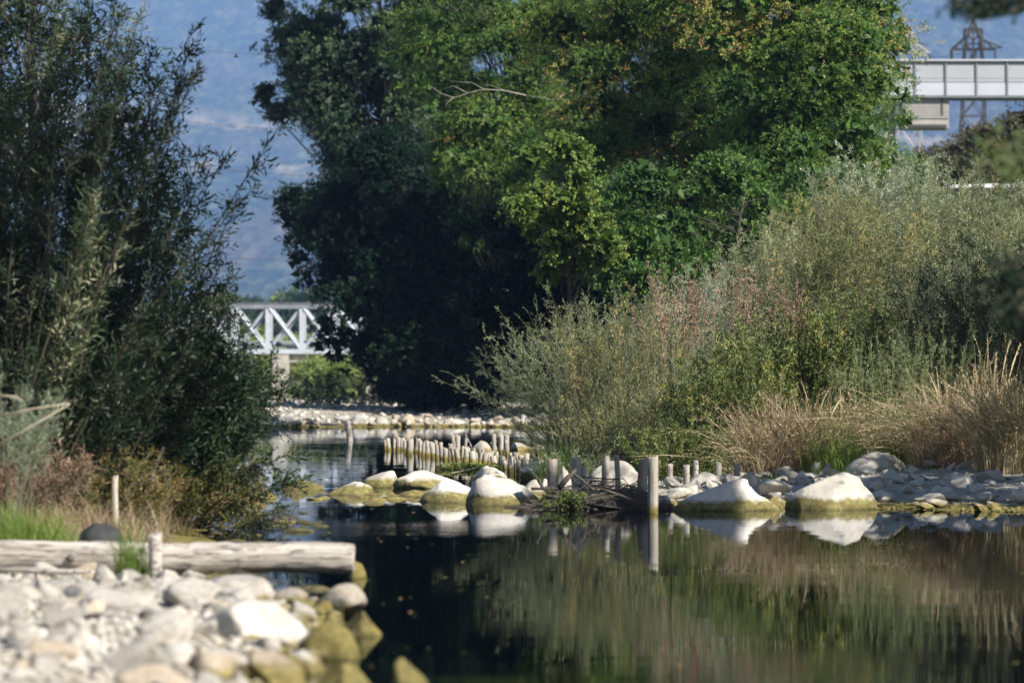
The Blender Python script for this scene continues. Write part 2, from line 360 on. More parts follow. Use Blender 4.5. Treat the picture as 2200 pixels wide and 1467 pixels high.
# mountain: forest with reddish scree and straw fields
m, nt, out = newmat('mountain_side')
g = nt.nodes.new('ShaderNodeNewGeometry')
mpm = nt.nodes.new('ShaderNodeMapping'); mpm.inputs['Scale'].default_value = (1, 0.22, 1); nt.links.new(g.outputs['Position'], mpm.inputs['Vector'])
n1 = noise(nt, 0.0041, 7, mpm.outputs[0], 0.62)
n2 = noise(nt, 0.016, 8, mpm.outputs[0], 0.75)
vo = nt.nodes.new('ShaderNodeTexVoronoi'); vo.inputs['Scale'].default_value = 0.04; nt.links.new(mpm.outputs[0], vo.inputs['Vector'])
c = ramp(nt, n2, [(0.38, (0.010, 0.022, 0.014)), (0.5, (0.03, 0.045, 0.022)), (0.60, (0.11, 0.11, 0.06))])
c = mixc(nt, ramp(nt, n1, [(0.5, (0, 0, 0)), (0.66, (0.45, 0.45, 0.45))]), c, (0.14, 0.09, 0.08))
sp = nt.nodes.new('ShaderNodeSeparateXYZ'); nt.links.new(g.outputs['Position'], sp.inputs[0])
mr = nt.nodes.new('ShaderNodeMapRange'); nt.links.new(sp.outputs[1], mr.inputs[0]); mr.inputs[1].default_value = 7370; mr.inputs[2].default_value = 7700
mr2 = nt.nodes.new('ShaderNodeMapRange'); nt.links.new(sp.outputs[1], mr2.inputs[0]); mr2.inputs[1].default_value = 8690; mr2.inputs[2].default_value = 8400
vf = nt.nodes.new('ShaderNodeTexVoronoi'); vf.inputs['Scale'].default_value = 0.02; nt.links.new(mpm.outputs[0], vf.inputs['Vector'])
nf = ramp(nt, noise(nt, 0.0055, 6, mpm.outputs[0], 0.65), [(0.49, (0, 0, 0)), (0.56, (1, 1, 1))])
ff = math_(nt, 'MULTIPLY', math_(nt, 'MULTIPLY', mr.outputs[0], mr2.outputs[0]), nf)
fc = mixc(nt, noise(nt, 0.01, 4, mpm.outputs[0]), (0.14, 0.13, 0.08), (0.40, 0.31, 0.20))
c = mixc(nt, ff, c, fc)
p = N(nt, 'ShaderNodeBsdfPrincipled', Roughness=1.0); p.inputs['Specular IOR Level'].default_value = 0.0
nt.links.new(c, p.inputs['Base Color'])
b = nt.nodes.new('ShaderNodeBump'); b.inputs['Strength'].default_value = 1.0; b.inputs['Distance'].default_value = 14
nt.links.new(vo.outputs['Distance'], b.inputs['Height']); nt.links.new(b.outputs[0], p.inputs['Normal'])
nt.links.new(p.outputs[0], out.inputs['Surface'])
M['mountain'] = m

# ------------------------------------------------------------------ terrain
POLY = np.array([(5, -40), (3.8, 18), (4.5, 26), (6.2, 36), (7.3, 44), (7.5, 48), (6.9, 50), (5.2, 51.2), (3.6, 51.9), (2.2, 51.6), (1.3, 52.6), (0.9, 54), (0.4, 57),
                 (0.3, 62), (0.5, 72), (0.9, 84), (1.0, 97), (1.3, 120), (1.6, 134), (0.8, 138), (-2, 141), (-6, 140), (-9, 137), (-9.8, 130),
                 (-8.2, 100), (-6.3, 70), (-5.2, 57), (-4.5, 50), (-3.2, 42), (-2.6, 36), (-2.1, 31.5), (-1.35, 29), (-1.15, 25), (-1.3, 22),
                 (-0.9, 10), (-1.2, -40)], float)
def water_sd(x, y):
    """signed distance to the shoreline, negative inside the water"""
    x = np.asarray(x, float); y = np.asarray(y, float); d = np.full(x.shape, 1e9); ins = np.zeros(x.shape, bool)
    n = len(POLY)
    for i in range(n):
        ax, ay = POLY[i]; bx, by = POLY[(i + 1) % n]
        ex, ey = bx - ax, by - ay; wx, wy = x - ax, y - ay
        t = np.clip((wx * ex + wy * ey) / (ex * ex + ey * ey), 0, 1)
        d = np.minimum(d, (wx - ex * t) ** 2 + (wy - ey * t) ** 2)
        c = ((ay > y) != (by > y)) & (x < (bx - ax) * (y - ay) / (by - ay + 1e-12) + ax)
        ins ^= c
    return np.where(ins, -1, 1) * np.sqrt(d)
_r = np.random.default_rng(5)
_w = [(_r.normal(size=2), _r.uniform(0, 6.28)) for _ in range(10)]
def wob(x, y, f):
    return sum(np.sin((w[0] * x + w[1] * y) * f + p) for w, p in _w) / 10
def ground_z(x, y):
    x = np.asarray(x, float); y = np.asarray(y, float)
    sd = water_sd(x, y)
    z = np.where(sd < 0, -np.minimum(0.55, -sd * 0.22), 0.0)
    slope = np.where((x < 0) & (y < 60), np.where(y < 33, 0.15, 0.10), 0.075)
    cap = np.where(y > 125, 0.62, np.where((x < 0) & (y < 34), 0.2, 0.75))
    z = z + np.where(sd > 0, np.minimum(cap, sd * slope), 0)
    z = np.where((x < -1) & (y < 34) & (z > 0), z * (1 - 0.55 * ss((y - 26.5) / 3)), z)
    z = z + 2.7 * ss((y - 59) / 15) * ss((x - 1.5) / 5) * (1 - ss((y - 300) / 200))
    z = z + 3.6 * ss((y - 95) / 30) * ss((x - 8) / 6) * (1 - ss((y - 400) / 300))
    z = z + np.where(sd > 0, 0.05 * wob(x, y, 1.6) + 0.03 * wob(x, y, 5) * ss(sd), 0.05 * wob(x, y, 1.3))
    return z
def gz(x, y): return float(ground_z(np.array([x]), np.array([y]))[0])

xs = np.concatenate([-np.geomspace(18, 6200, 26)[::-1], np.arange(-17.6, 17.7, 0.32), np.geomspace(18, 6200, 26)])
ys = np.concatenate([-np.geomspace(8, 250, 8)[::-1], np.arange(-4, 16, 2.0), np.arange(16, 66, 0.32), np.arange(66, 160, 0.8), np.geomspace(160, 4200, 46)])
GX, GY = np.meshgrid(xs, ys)
GZ = ground_z(GX, GY)
nx, ny = len(xs), len(ys)
def grid_quads(nx, ny):
    i = np.arange(ny - 1)[:, None] * nx; j = np.arange(nx - 1)[None]
    return np.stack([i + j, i + j + 1, i + nx + j + 1, i + nx + j], -1).reshape(-1, 4)
mb = MB(); mb.quads(np.stack([GX, GY, GZ], -1), grid_quads(nx, ny))
tag(mb.build('ground', M['ground'], smooth=True), kind='structure')
wxs = np.linspace(-24, 24, 25); wys = np.linspace(-40, 146, 60); WX, WY = np.meshgrid(wxs, wys)
mb = MB(); mb.quads(np.stack([WX, WY, WX * 0], -1), grid_quads(25, 60))
tag(mb.build('water', M['water'], smooth=True), kind='structure')

mxs = np.linspace(-2600, 2600, 200); mys = np.linspace(1300, 6200, 190); MX, MY = np.meshgrid(mxs, mys)
MZ = 3.3e-5 * np.maximum(0, MY - 1050) ** 2
def mw(f, s):
    r = np.random.default_rng(s); return sum(np.sin((a * MX + b * MY) * f + p) for a, b, p in zip(r.normal(size=12), r.normal(size=12), r.uniform(0, 6.28, 12))) / 12
MZ = MZ + (28 * mw(0.0022, 1) + 34 * mw(0.006, 2) + 16 * np.abs(mw(0.014, 3)) + 9 * mw(0.035, 4) + 5 * mw(0.08, 6)) * ss((MY - 1300) / 1500)
MZ -= 3 * (1 - ss((MY - 1300) / 100))
MX, MY, MZ = MX * 2.2, MY * 2.2, MZ * 2.2 - 1.8
mb = MB(); mb.quads(np.stack([MX, MY, MZ], -1), grid_quads(200, 190))
tag(mb.build('mountain', M['mountain'], smooth=True), kind='structure')

# haze
m, nt, out = newmat('haze_air')
pv = nt.nodes.new('ShaderNodeVolumePrincipled'); pv.inputs['Density'].default_value = 0.78e-4
pv.inputs['Color'].default_value = (0.31, 0.53, 1.0, 1); pv.inputs['Anisotropy'].default_value = -0.35
nt.links.new(pv.outputs[0], out.inputs['Volume'])
mb = MB(); box(mb, (0, 7100, 1298), (13000, 14900, 2606))
hz = mb.build('haze', m); hz.location.z = 0
tag(hz, kind='stuff')

# ------------------------------------------------------------------ rocks
import bmesh
def ico(sub):
    b = bmesh.new(); bmesh.ops.create_icosphere(b, subdivisions=sub, radius=1.0)
    V = np.array([v.co[:] for v in b.verts]); Fc = np.array([[v.index for v in f.verts] for f in b.faces]); b.free()
    return V, np.hstack([Fc, Fc[:, 2:3]])
ICO = {2: ico(2), 3: ico(3), 4: ico(4)}
def rock_verts(rng, sub=3, cuts=9, amp=0.05, lo=0.62, hi=0.92, round_=0.0):
    V, Fq = ICO[sub]; V = V.copy(); cuts += 3; lo -= 0.04
    for _ in range(cuts):
        n = unit(rng.normal(size=3)); d = rng.uniform(lo, hi)
        s = V @ n - d; V = V - np.outer(np.maximum(s, 0) * (1 - round_), n)
    for f, a in ((1.8, amp), (4.5, amp * 0.7), (10, amp * 0.5), (19, amp * 0.3)):
        dd = rng.normal(size=(6, 3)) * f; ph = rng.uniform(0, 6.28, 6)
        V = V * (1 + a * np.sin(V @ dd.T + ph).mean(1, keepdims=True) * 2.2)
    V = V / np.abs(V).max(0)
    return V, Fq

def boulder(px0, px1, py0, py1, label, seed, mat='rock', D=None, z=0.0, skew=0.0, dep=0.8, cuts=9, name='boulder', group=None, sink=0.7, parent=None, lo=0.62, sub=4, flat=0.0, rnd=0.0):
    rng = np.random.default_rng(seed)
    if D is None: D = Dof(py1, z)
    base = H + (HY - py1) / F * D
    w = (px1 - px0) / F * D / 2 * 1.06; cx = X((px0 + px1) / 2, D)
    dp = w * dep; yc = D + dp * 0.75
    h = (py1 - py0) / F * D
    V, Fq = rock_verts(rng, sub, cuts, lo=lo, round_=rnd)
    tz = np.clip(V[:, 2], 0, 1); V[:, :2] *= (1.14 - (0.42 - 0.5 * min(flat, 0.5)) * tz ** 1.3)[:, None]
    V = V * [w, dp, 1]
    V[:, 2] = np.where(V[:, 2] > 0, V[:, 2] * h, V[:, 2] * h * sink)
    if flat: V[:, 2] = np.where(V[:, 2] > 0, h * (V[:, 2] / h) ** (1 - flat), V[:, 2])
    if skew: V[:, 0] += skew * w * (V[:, 2] / h) * (1 - np.abs(V[:, 0]) / w) 
    mb = MB(); mb.quads(V, Fq)
    o = mb.build(name, M[mat], smooth=True); o.location = (cx, yc, base)
    if parent is None: tag(o, label, 'rock', group)
    else: o.parent = parent
    return o

G = 'boulders of the low stone spit'
boulder(703, 796, 1030, 1062, 'low boulder at the left tip of the spit, white over a broad olive skirt', 11, 'rock_spit', skew=0.35, dep=0.9, group=G)
boulder(783, 856, 1010, 1047, 'pointed white boulder with olive base, just left of the long flat one on the spit', 12, 'rock_spit', skew=0.6, group=G)
boulder(854, 972, 1005, 1042, 'long low boulder with evenly arched cream top and olive band, before the pile row', 13, 'rock_spit', group=G, cuts=4, D=61, lo=0.8)
boulder(912, 1034, 1030, 1078, 'lumpy white boulder with an olive foot, left of the biggest white boulder', 14, 'rock_spit', group=G)
boulder(1012, 1092, 999, 1040, 'cream boulder with a dark cast shadow, behind the biggest white boulder of the spit', 15, 'rock_spit', group=G, D=63, cuts=5)
boulder(996, 1170, 1019, 1084, 'biggest bright white boulder of the spit, left of the dark driftwood heap', 16, 'rock_spit', group=G, cuts=8, skew=-0.2, sub=4)
boulder(1120, 1176, 1030, 1072, 'white boulder wedged between the biggest spit boulder and the first shaded pile', 17, 'rock_spit', group=G)
boulder(610, 690, 1027, 1052, 'flat topped olive rock standing alone in the water left of the spit', 18, 'rock_algae', group='rocks alone in the water', cuts=6)
boulder(508, 568, 1054, 1082, 'small round rock with white cap and olive sides in mid water', 19, skew=-0.3, group='rocks alone in the water')
boulder(398, 490, 1048, 1081, 'rough grey rock with olive foot at the left bank under the willow', 20, 'rock_tan', group='rocks alone in the water')
boulder(562, 592, 1058, 1071, 'tiny olive rock right of the white capped rock', 21, 'rock_algae', group='rocks alone in the water', sub=3)
boulder(500, 526, 1031, 1041, 'tiny olive rock breaking the water beyond the white capped rock', 22, 'rock_algae', group='rocks alone in the water', sub=3)
boulder(573, 640, 1103, 1122, 'dark wet stone lying almost submerged in mid stream', 23, 'rock_dark', sub=3)
boulder(852, 935, 1046, 1066, 'reddish brown stone low in the water between spit boulders', 24, 'rock_tan', sub=3, group=G)
G = 'boulders of the right shore'
boulder(1449, 1656, 1028, 1096, 'long wedge shaped white boulder rising to the right, beside the tall pair of piles', 31, 'rock_spit', skew=0.5, dep=0.45, cuts=7, group=G, lo=0.7)
boulder(1692, 1870, 1015, 1094, 'big angular white boulder with dark left flank and straight olive waterline', 36, 'rock_spit', skew=0.35, dep=0.6, cuts=12, group=G, lo=0.55, flat=0.35)
boulder(1646, 1676, 1064, 1094, 'small olive stone in the gap between the two big shore boulders', 33, 'rock_algae', group=G, sub=3)
boulder(1830, 1950, 970, 1030, 'large blue grey boulder in shade under the dry reeds', 34, 'rock', D=57, group=G, cuts=11, flat=0.3)
boulder(1192, 1228, 985, 1055, 'upright white boulder between the first two shaded piles', 35, D=54.2, group=G, dep=1.0)
boulder(1250, 1376, 985, 1050, 'broad white boulder seen behind the shaded piles', 36, D=55.5, group=G, flat=0.3)
boulder(1476, 1556, 1013, 1058, 'white rounded boulder behind the wedge shaped one', 37, D=56, group=G)
boulder(1451, 1497, 1036, 1062, 'grey brown stone at the left foot of the rounded white boulder', 38, 'rock_tan', D=54.5, group=G, sub=3)
boulder(1118, 1176, 985, 1020, 'grey stone lying against the foot of the dark pile', 39, 'rock_grey', D=66, group=G, sub=3)
boulder(2012, 2090, 1010, 1040, 'long dark grey boulder in shade at the foot of the right hand reeds', 40, 'rock_grey', D=55.5, group=G)
boulder(2065, 2180, 1030, 1066, 'low bluish boulder nearest the right edge of the shaded shore', 41, 'rock_grey', D=54, group=G)
boulder(1920, 1966, 1018, 1046, 'pointed grey stone in front of the large shaded boulder', 42, 'rock_grey', D=55, group=G, sub=3)
boulder(1966, 2010, 1016, 1038, 'rounded grey stone right of the pointed grey one', 43, 'rock_grey', D=56, group=G, sub=3)
G = 'rocks behind the pile row'
boulder(1012, 1060, 946, 975, 'round white rock seen between the tall piles', 51, D=92, group=G, sub=3)
boulder(1086, 1140, 943, 974, 'white rock with olive base right of the three tall piles', 52, D=93, group=G, sub=3)
boulder(1128, 1172, 949, 976, 'low white rock at the bank end behind the pile row', 53, D=92, group=G, sub=3)
G = 'large stones of the near bank'
zb = 0.08
boulder(412, 657, 1286, 1405, 'largest cream boulder of the near bank, sloping to an olive edge at the water', 65, 'rock_near', z=0.0, skew=-0.3, dep=0.9, cuts=10, group=G, lo=0.6, flat=0.25)
boulder(431, 578, 1232, 1312, 'square white stone propping up the middle of the log', 62, 'rock_near', z=0.0, group=G, flat=0.6, dep=0.7, D=29.4, lo=0.8, cuts=5)
boulder(642, 784, 1334, 1414, 'long olive boulder in the water right of the largest cream one', 63, 'rock_algae', group=G, cuts=6, dep=0.7)
boulder(736, 816, 1312, 1364, 'round olive boulder farthest out in the water beyond the near bank', 64, 'rock_algae', group=G, cuts=6)
boulder(552, 640, 1290, 1342, 'tan rounded stone with olive right side, between the propping stone and the water', 65, 'rock_tan', group=G, cuts=6, D=28)
boulder(550, 672, 1403, 1462, 'cream topped olive stone at the water edge below the largest boulder', 66, 'rock_algae', group=G, cuts=6)
boulder(722, 806, 1425, 1490, 'leaning olive stone at the bottom edge, right of the bank', 67, 'rock_algae', group=G, skew=-0.6)
boulder(838, 918, 1413, 1476, 'pointed olive stone standing alone in the water at the bottom edge', 68, 'rock_algae', group=G, skew=-0.7, cuts=11)
boulder(248, 366, 1290, 1362, 'smooth pale stone right below the short post', 69, 'rock_near', z=zb, group=G, cuts=5)
boulder(230, 298, 1222, 1282, 'cream stone tucked under the log left of the post', 70, 'rock_near', z=zb, group=G)
boulder(128, 214, 1240, 1320, 'tilted pale slab of stone under the left half of the log', 71, 'rock_near', z=zb, group=G)
boulder(318, 444, 1382, 1450, 'flat pale stone at the olive fringe of the near bank', 72, 'rock_near', z=0.05, group=G)
boulder(310, 455, 1424, 1500, 'broad pale stone at the bottom edge beside the olive fringe', 73, 'rock_near', z=0.05, group=G, cuts=6)
boulder(134, 220, 1342, 1426, 'pale stone with a deep dark hollow on its left', 74, 'rock_near', z=zb, group=G)
boulder(0, 92, 1284, 1352, 'pale rounded stone at the left edge of the near bank', 75, 'rock_near', z=zb, group=G)
boulder(747, 784, 1205, 1242, 'small rusty olive stone just beyond the end of the log', 76, 'rock_algae', D=33.5, group=G, sub=3)
boulder(610, 676, 1276, 1312, 'dark olive wet stone in the shade below the log', 77, 'rock_algae', group=G, sub=3)
boulder(672, 735, 1278, 1318, 'rounded wet stone right of the other one in the log shade', 78, 'rock_algae', group=G, sub=3)
boulder(575, 760, 1254, 1290, 'long dark submerged boulder under the right half of the log', 79, 'rock_dark', group=G, D=31.5)
boulder(160, 254, 1124, 1172, 'black rounded boulder lying behind the log in the grass', 80, 'rock_dark', D=35.5, name='boulder', flat=0.5, cuts=4)

# stony ground pieces: 12 shared stone shapes per size
def stone_meshes(n, mat, seed, sub=2, cuts=7, lo=0.62):
    L = []
    for i in range(n):
        rng = np.random.default_rng(seed + i)
        V, Fq = rock_verts(rng, sub, cuts, 0.06, lo=lo); mb = MB(); mb.quads(V * [1, rng.uniform(0.6, 0.95), rng.uniform(0.38, 0.68)], Fq)
        o = mb.build('stone', M[mat], smooth=True); me = o.data; bpy.data.objects.remove(o); L.append(me)
    return L
SM = stone_meshes(9, 'rock', 300, 3) + stone_meshes(3, 'rock_tan', 330, 3) + stone_meshes(3, 'rock_grey', 350, 3)
SMG = stone_meshes(5, 'rock_grey', 370) + stone_meshes(4, 'rock', 390) + stone_meshes(2, 'rock_tan', 410)
SMN = stone_meshes(12, 'rock_near', 600, 3, 13, 0.36) + stone_meshes(2, 'rock_tan', 620, 3, 12, 0.45)
SMN2 = stone_meshes(12, 'rock', 660, 3, 13, 0.42)
def pebble_field(name, rng, pts, size, mat):
    mb = MB(); V, Fq = ICO[2]
    b = bmesh.new(); bmesh.ops.create_icosphere(b, subdivisions=1, radius=1.0)
    V = np.array([v.co[:] for v in b.verts]); Fq = np.array([[v.index for v in f.verts] for f in b.faces]); b.free()
    Fq = np.hstack([Fq, Fq[:, 2:3]])
    n = len(pts); s = size * rng.uniform(0.5, 1.6, n)
    sc3 = s[:, None] * np.stack([rng.uniform(0.8, 1.4, n), rng.uniform(0.7, 1.1, n), rng.uniform(0.45, 0.8, n)], -1)
    th = rng.uniform(0, 6.28, n); c, s_ = np.cos(th), np.sin(th)
    VV = V[None] * sc3[:, None] * rng.uniform(0.8, 1.15, (n, len(V), 1))
    VV = np.stack([VV[..., 0] * c[:, None] - VV[..., 1] * s_[:, None], VV[..., 0] * s_[:, None] + VV[..., 1] * c[:, None], VV[..., 2]], -1)
    VV = VV + pts[:, None]
    QQ = Fq[None] + (np.arange(n) * len(V))[:, None, None]
    mb.quads(VV, QQ)
    return tag(mb.build(name, mat, smooth=True), kind='structure')
def scatter(rng, n, fn):
    out = []
    while len(out) < n:
        x, y = fn(rng); out.append((x, y))
    return np.array(out)
def place_stones(rng, parent, pts, sizes, meshes, sinkf=0.25):
    z = ground_z(pts[:, 0], pts[:, 1])
    for (x, y), zz, s in zip(pts, z, sizes):
        o = bpy.data.objects.new('stone', meshes[rng.integers(len(meshes))]); COL.objects.link(o)
        o.location = (x, y, zz + s * sinkf); o.scale = (s, s * rng.uniform(0.8, 1.1), s * rng.uniform(0.8, 1.1))
        o.rotation_euler = (rng.normal(0, 0.25), rng.normal(0, 0.25), rng.uniform(0, 6.28)); o.parent = parent

rng = np.random.default_rng(77)
def near(r):
    while True:
        y = r.uniform(19.5, 33.5); x = r.uniform(-4.6, -0.7)
        if water_sd(np.array([x]), np.array([y]))[0] > -0.06 and abs(x) < y * 0.137: return x, y
pp = scatter(rng, 3400, near); zz = ground_z(pp[:, 0], pp[:, 1])
par = pebble_field('gravel_bank', rng, np.column_stack([pp, zz + 0.01]), 0.028, M['rock_near'])
pp = scatter(rng, 290, near); sz = np.abs(rng.gamma(1.9, 0.046, 290)) + 0.035
place_stones(rng, par, pp, np.minimum(sz, 0.27), SMN, 0.12)
# shallow cobbles behind the log, mostly awash
def shallow(r):
    while True:
        y = r.uniform(35, 53); x = r.uniform(-5.2, 0.2)
        if x < -2.9 + (53 - y) * 0.09 and x > -5.2 + 0.12 * (53 - y): return x, y
pp = scatter(rng, 1500, shallow)
par = pebble_field('stony_shallows', rng, np.column_stack([pp, rng.uniform(-0.11, -0.03, len(pp))]), 0.06, M['wet_stone'])
SMW = stone_meshes(6, 'wet_stone', 430)
pp = scatter(rng, 90, shallow)
for x, y in pp:
    s = rng.uniform(0.07, 0.18); o = bpy.data.objects.new('stone', SMW[rng.integers(len(SMW))]); COL.objects.link(o)
    o.location = (x, y, rng.uniform(-0.065, 0.0)); o.scale = (s * 1.3, s, s * 0.6); o.rotation_euler = (0, 0, rng.uniform(0, 6.28)); o.parent = par
# right shore
def shore(r):
    while True:
        x = r.uniform(0.3, 7.6); y = r.uniform(50.2, 59.5)
        if water_sd(np.array([x]), np.array([y]))[0] > -0.15: return x, y
pp = scatter(rng, 2600, shore); zz = ground_z(pp[:, 0], pp[:, 1])
par = pebble_field('stony_shore', rng, np.column_stack([pp, zz]), 0.028, M['rock'])
def spit(r):
    x = r.uniform(-2.9, 0.6); return x, 55.2 + 0.9 * math.sin(x * 2) * 0.4 + r.normal(0, 1.1) - 0.4 * x
pq = scatter(rng, 56, spit)
for x, y in pq:
    s = r_s = rng.gamma(3.0, 0.03) + 0.05; o = bpy.data.objects.new('stone', SM[rng.integers(len(SM))]); COL.objects.link(o)
    o.location = (x, y, -0.25 * s); o.scale = (s * 1.4, s * 1.1, s * 0.8); o.rotation_euler = (0, 0, rng.uniform(0, 6.28)); o.parent = par
pp = scatter(rng, 200, shore); place_stones(rng, par, pp, rng.gamma(2.6, 0.036, 200) + 0.05, SMN2, 0.25)
# far gravel bar
def barf(r):
    y = r.uniform(136, 190); return r.uniform(-14, 3.5), y
def barw(r):
    x = r.uniform(-9.5, 2); return x, 139.2 + 0.6 * math.sin(x) + r.uniform(-0.8, 3.5)
pp = scatter(rng, 1900, barf); zz = ground_z(pp[:, 0], pp[:, 1]); k = zz > -0.1; pp, zz = pp[k], zz[k]
par = pebble_field('gravel_bar', rng, np.column_stack([pp, zz + 0.02]), 0.10, M['rock'])
pp = scatter(rng, 150, barw); zz = ground_z(pp[:, 0], pp[:, 1]); pp = pp[zz > -0.25]
place_stones(rng, par, pp, rng.gamma(4.0, 0.03, len(pp)) + 0.06, SM, 0.4)
pp = scatter(rng, 110, barf); pp = pp[ground_z(pp[:, 0], pp[:, 1]) > 0.05]
place_stones(rng, par, pp, np.minimum(rng.gamma(3.0, 0.04, len(pp)) + 0.06, 0.22), SM, 0.3)
G = 'large stones on the edge of the far gravel bar'
for i, (a, b, c_, d, lab) in enumerate([
        (586, 640, 893, 914, 'white topped stone at the far left end of the gravel bar'),
        (698, 720, 903, 915, 'small round tan stone alone left of the single leaning post'),
        (726, 758, 900, 917, 'square olive stone directly behind the single leaning post'),
        (760, 797, 893, 913, 'pair sized rounded white stone first right of the leaning post'),
        (802, 834, 893, 913, 'white stone behind the left end of the pile row'),
        (850, 889, 895, 914, 'long flat topped white block on the far bar'),
        (955, 1000, 896, 914, 'broad white stone in the middle of the far bar'),
        (1060, 1120, 896, 916, 'low wide white stone at the right end of the far bar beside the shrub')]):
    boulder(a, b, c_, d, lab, 500 + i, 'rock_algae' if i in (1, 2) else 'rock', D=142, group=G, sub=3, flat=0.3 if i in (2, 5) else 0)

# ------------------------------------------------------------------ piles, posts, log
def pile(px, py0, py1, w, label, group, D=None, z=0.0, lean=0.0, name='wooden_pile', seed=0, sides=12, sinkd=0.35, mat='pile'):
    r = np.random.default_rng(int(px * 7 + py0) + seed)
    if D is None: D = Dof(py1, z)
    x = X(px, D); zb_ = Z(py1, D); zt = Z(py0, D); rad = w / F * D / 2
    L = zt - zb_ + sinkd; n = 6
    t = np.linspace(0, 1, n)
    pts = np.column_stack([lean * (t * L - sinkd) + r.normal(0, rad * 0.06, n), r.normal(0, rad * 0.06, n), t * L - sinkd])
    mb = MB(); th = np.linspace(0, 2 * np.pi, sides, endpoint=False)
    prof = 1 + 0.10 * np.sin(2 * th + r.uniform(0, 6)) + 0.06 * np.sin(5 * th + r.uniform(0, 6))
    rr = rad * (1.04 - 0.08 * t)
    V = np.stack([pts[:, None, 0] + rr[:, None] * prof * np.cos(th), pts[:, None, 1] + rr[:, None] * prof * np.sin(th), np.repeat(pts[:, 2:3], sides, 1)], -1)
    slope = r.normal(0, 0.25, 2)
    V[-1, :, 2] += (np.cos(th) * slope[0] + np.sin(th) * slope[1]) * rad + r.normal(0, rad * 0.12, sides)
    V = V.reshape(-1, 3); i = np.arange(n - 1)[:, None] * sides; j = np.arange(sides)[None]; jn = (j + 1) % sides
    Q = np.stack([i + j, i + jn, i + sides + jn, i + sides + j], -1).reshape(-1, 4)
    # chamfered, slightly hollow cut top
    top = V[-sides:]; c = top.mean(0)
    in1 = c + (top - c) * 0.86 + [0, 0, rad * 0.10]; cc = c + [0, 0, rad * 0.06]
    k = len(V); V = np.vstack([V, in1, cc]); e = (n - 1) * sides; j = np.arange(sides); jn = (j + 1) % sides
    Q = np.vstack([Q, np.stack([e + j, e + jn, k + jn, k + j], -1), np.stack([k + j, k + jn, np.full(sides, k + sides), np.full(sides, k + sides)], -1)])
    mb.quads(V, Q)
    o = mb.build(name, M[mat], smooth=False); o.location = (x, D + rad, zb_)
    for p_ in o.data.polygons[: (n - 1) * sides]: p_.use_smooth = True
    tag(o, label, 'pile', group); return o

row = [(50,150,290,30),(92,135,290,60),(160,140,310,30),(225,125,290,70),(285,130,290,45),(310,155,320,40),(360,150,350,90),(450,140,320,60),
       (500,160,350,50),(545,195,370,40),(600,175,370,70),(680,195,385,60),(730,215,400,50),(790,190,400,50),(828,260,415,70),(890,210,405,60),
       (945,250,420,50),(1005,265,455,65),(1055,240,440,40),(1100,260,450,70),(1185,305,465,90),(1240,320,455,50),(1290,320,450,50),(1345,335,485,75),
       (1410,330,470,60),(1490,370,510,85),(1575,365,525,80),(1622,420,540,50),(1690,375,585,75),(1750,405,600,40),(1800,410,610,70),(1885,420,615,95)]
ORD = ('first second third fourth fifth sixth seventh eighth ninth tenth eleventh twelfth thirteenth fourteenth fifteenth sixteenth seventeenth eighteenth '
       'nineteenth twentieth twenty-first twenty-second twenty-third twenty-fourth twenty-fifth twenty-sixth twenty-seventh twenty-eighth twenty-ninth thirtieth thirty-first thirty-second').split()
LR = 'short grey pile in the water, %s from the left end of the curved row'
for a, b, c_, d in row:
    pile(820 + a / 6.11, 920 + b / 6.11, 920 + c_ / 6.11, d / 6.11 * 1.12, LR % ORD[row.index((a, b, c_, d))], 'piles of the curved row in the water', lean=random.Random(a).gauss(0, 0.08))
row2 = [(190,138,285,36),(255,150,290,30),(330,150,315,40),(395,140,310,45),(475,165,320,40),(570,170,335,50),(640,180,345,45),(715,160,350,50),(765,185,360,45),(960,170,375,35),
        (1330,270,400,50),(1430,310,420,70),(1510,318,430,60),(1380,320,420,50),(1230,260,385,40),(1300,250,395,60),(1700,320,440,40),(1770,320,440,70),(1830,355,450,50),(1900,345,470,60),(1490,190,330,80),(1650,190,350,50)]
row2.sort()
LB = 'half hidden grey pile, %s from the left in the second line of piles'
for a, b, c_, d in row2:
    pile(820 + a / 6.11, 920 + b / 6.11, 920 + c_ / 6.11, d / 6.11 * 1.08, LB % ORD[row2.index((a, b, c_, d))], 'piles of the second line behind the curved row', lean=random.Random(a).gauss(0, 0.08))
for a, b, c_, d, lab in [(935,98,330,50,'tall pale pile, left one of the first tall pair above the row'),
                         (1000,100,330,58,'tall pale pile, right one of the first tall pair above the row'),
                         (1085,130,345,50,'tall pile leaning right, alone beside the white forked branch'),
                         (1480,80,340,58,'tallest pile of the group of three beside the white rocks'),
                         (1565,95,330,62,'middle pile of the tall group of three beside the white rocks'),
                         (1640,90,330,62,'right pile of the tall group of three beside the white rocks'),
                         (1610,165,345,55,'slanting lower pile in front of the tall group of three'),
                         (2040,220,350,48,'left one of the two piles nearest the bank end of the row'),
                         (2100,230,352,60,'right one of the two piles nearest the bank end of the row'),
                         (1965,400,620,70,'dark shaded pile closing the curved row on the right'),
                         (2040,412,622,82,'thick dark shaded pile, last one of the curved row')]:
    pile(820 + a / 6.11, 920 + b / 6.11, 920 + c_ / 6.11, d / 6.11, lab, 'tall and end piles of the row', lean={1085: 0.12, 1610: 0.15, 1480: -0.03}.get(a, 0.0))
pile(752, 904, 947, 14, 'single pale post leaning alone in open water near the far bar', None, lean=0.12 * -1, name='mooring_post', mat='log')
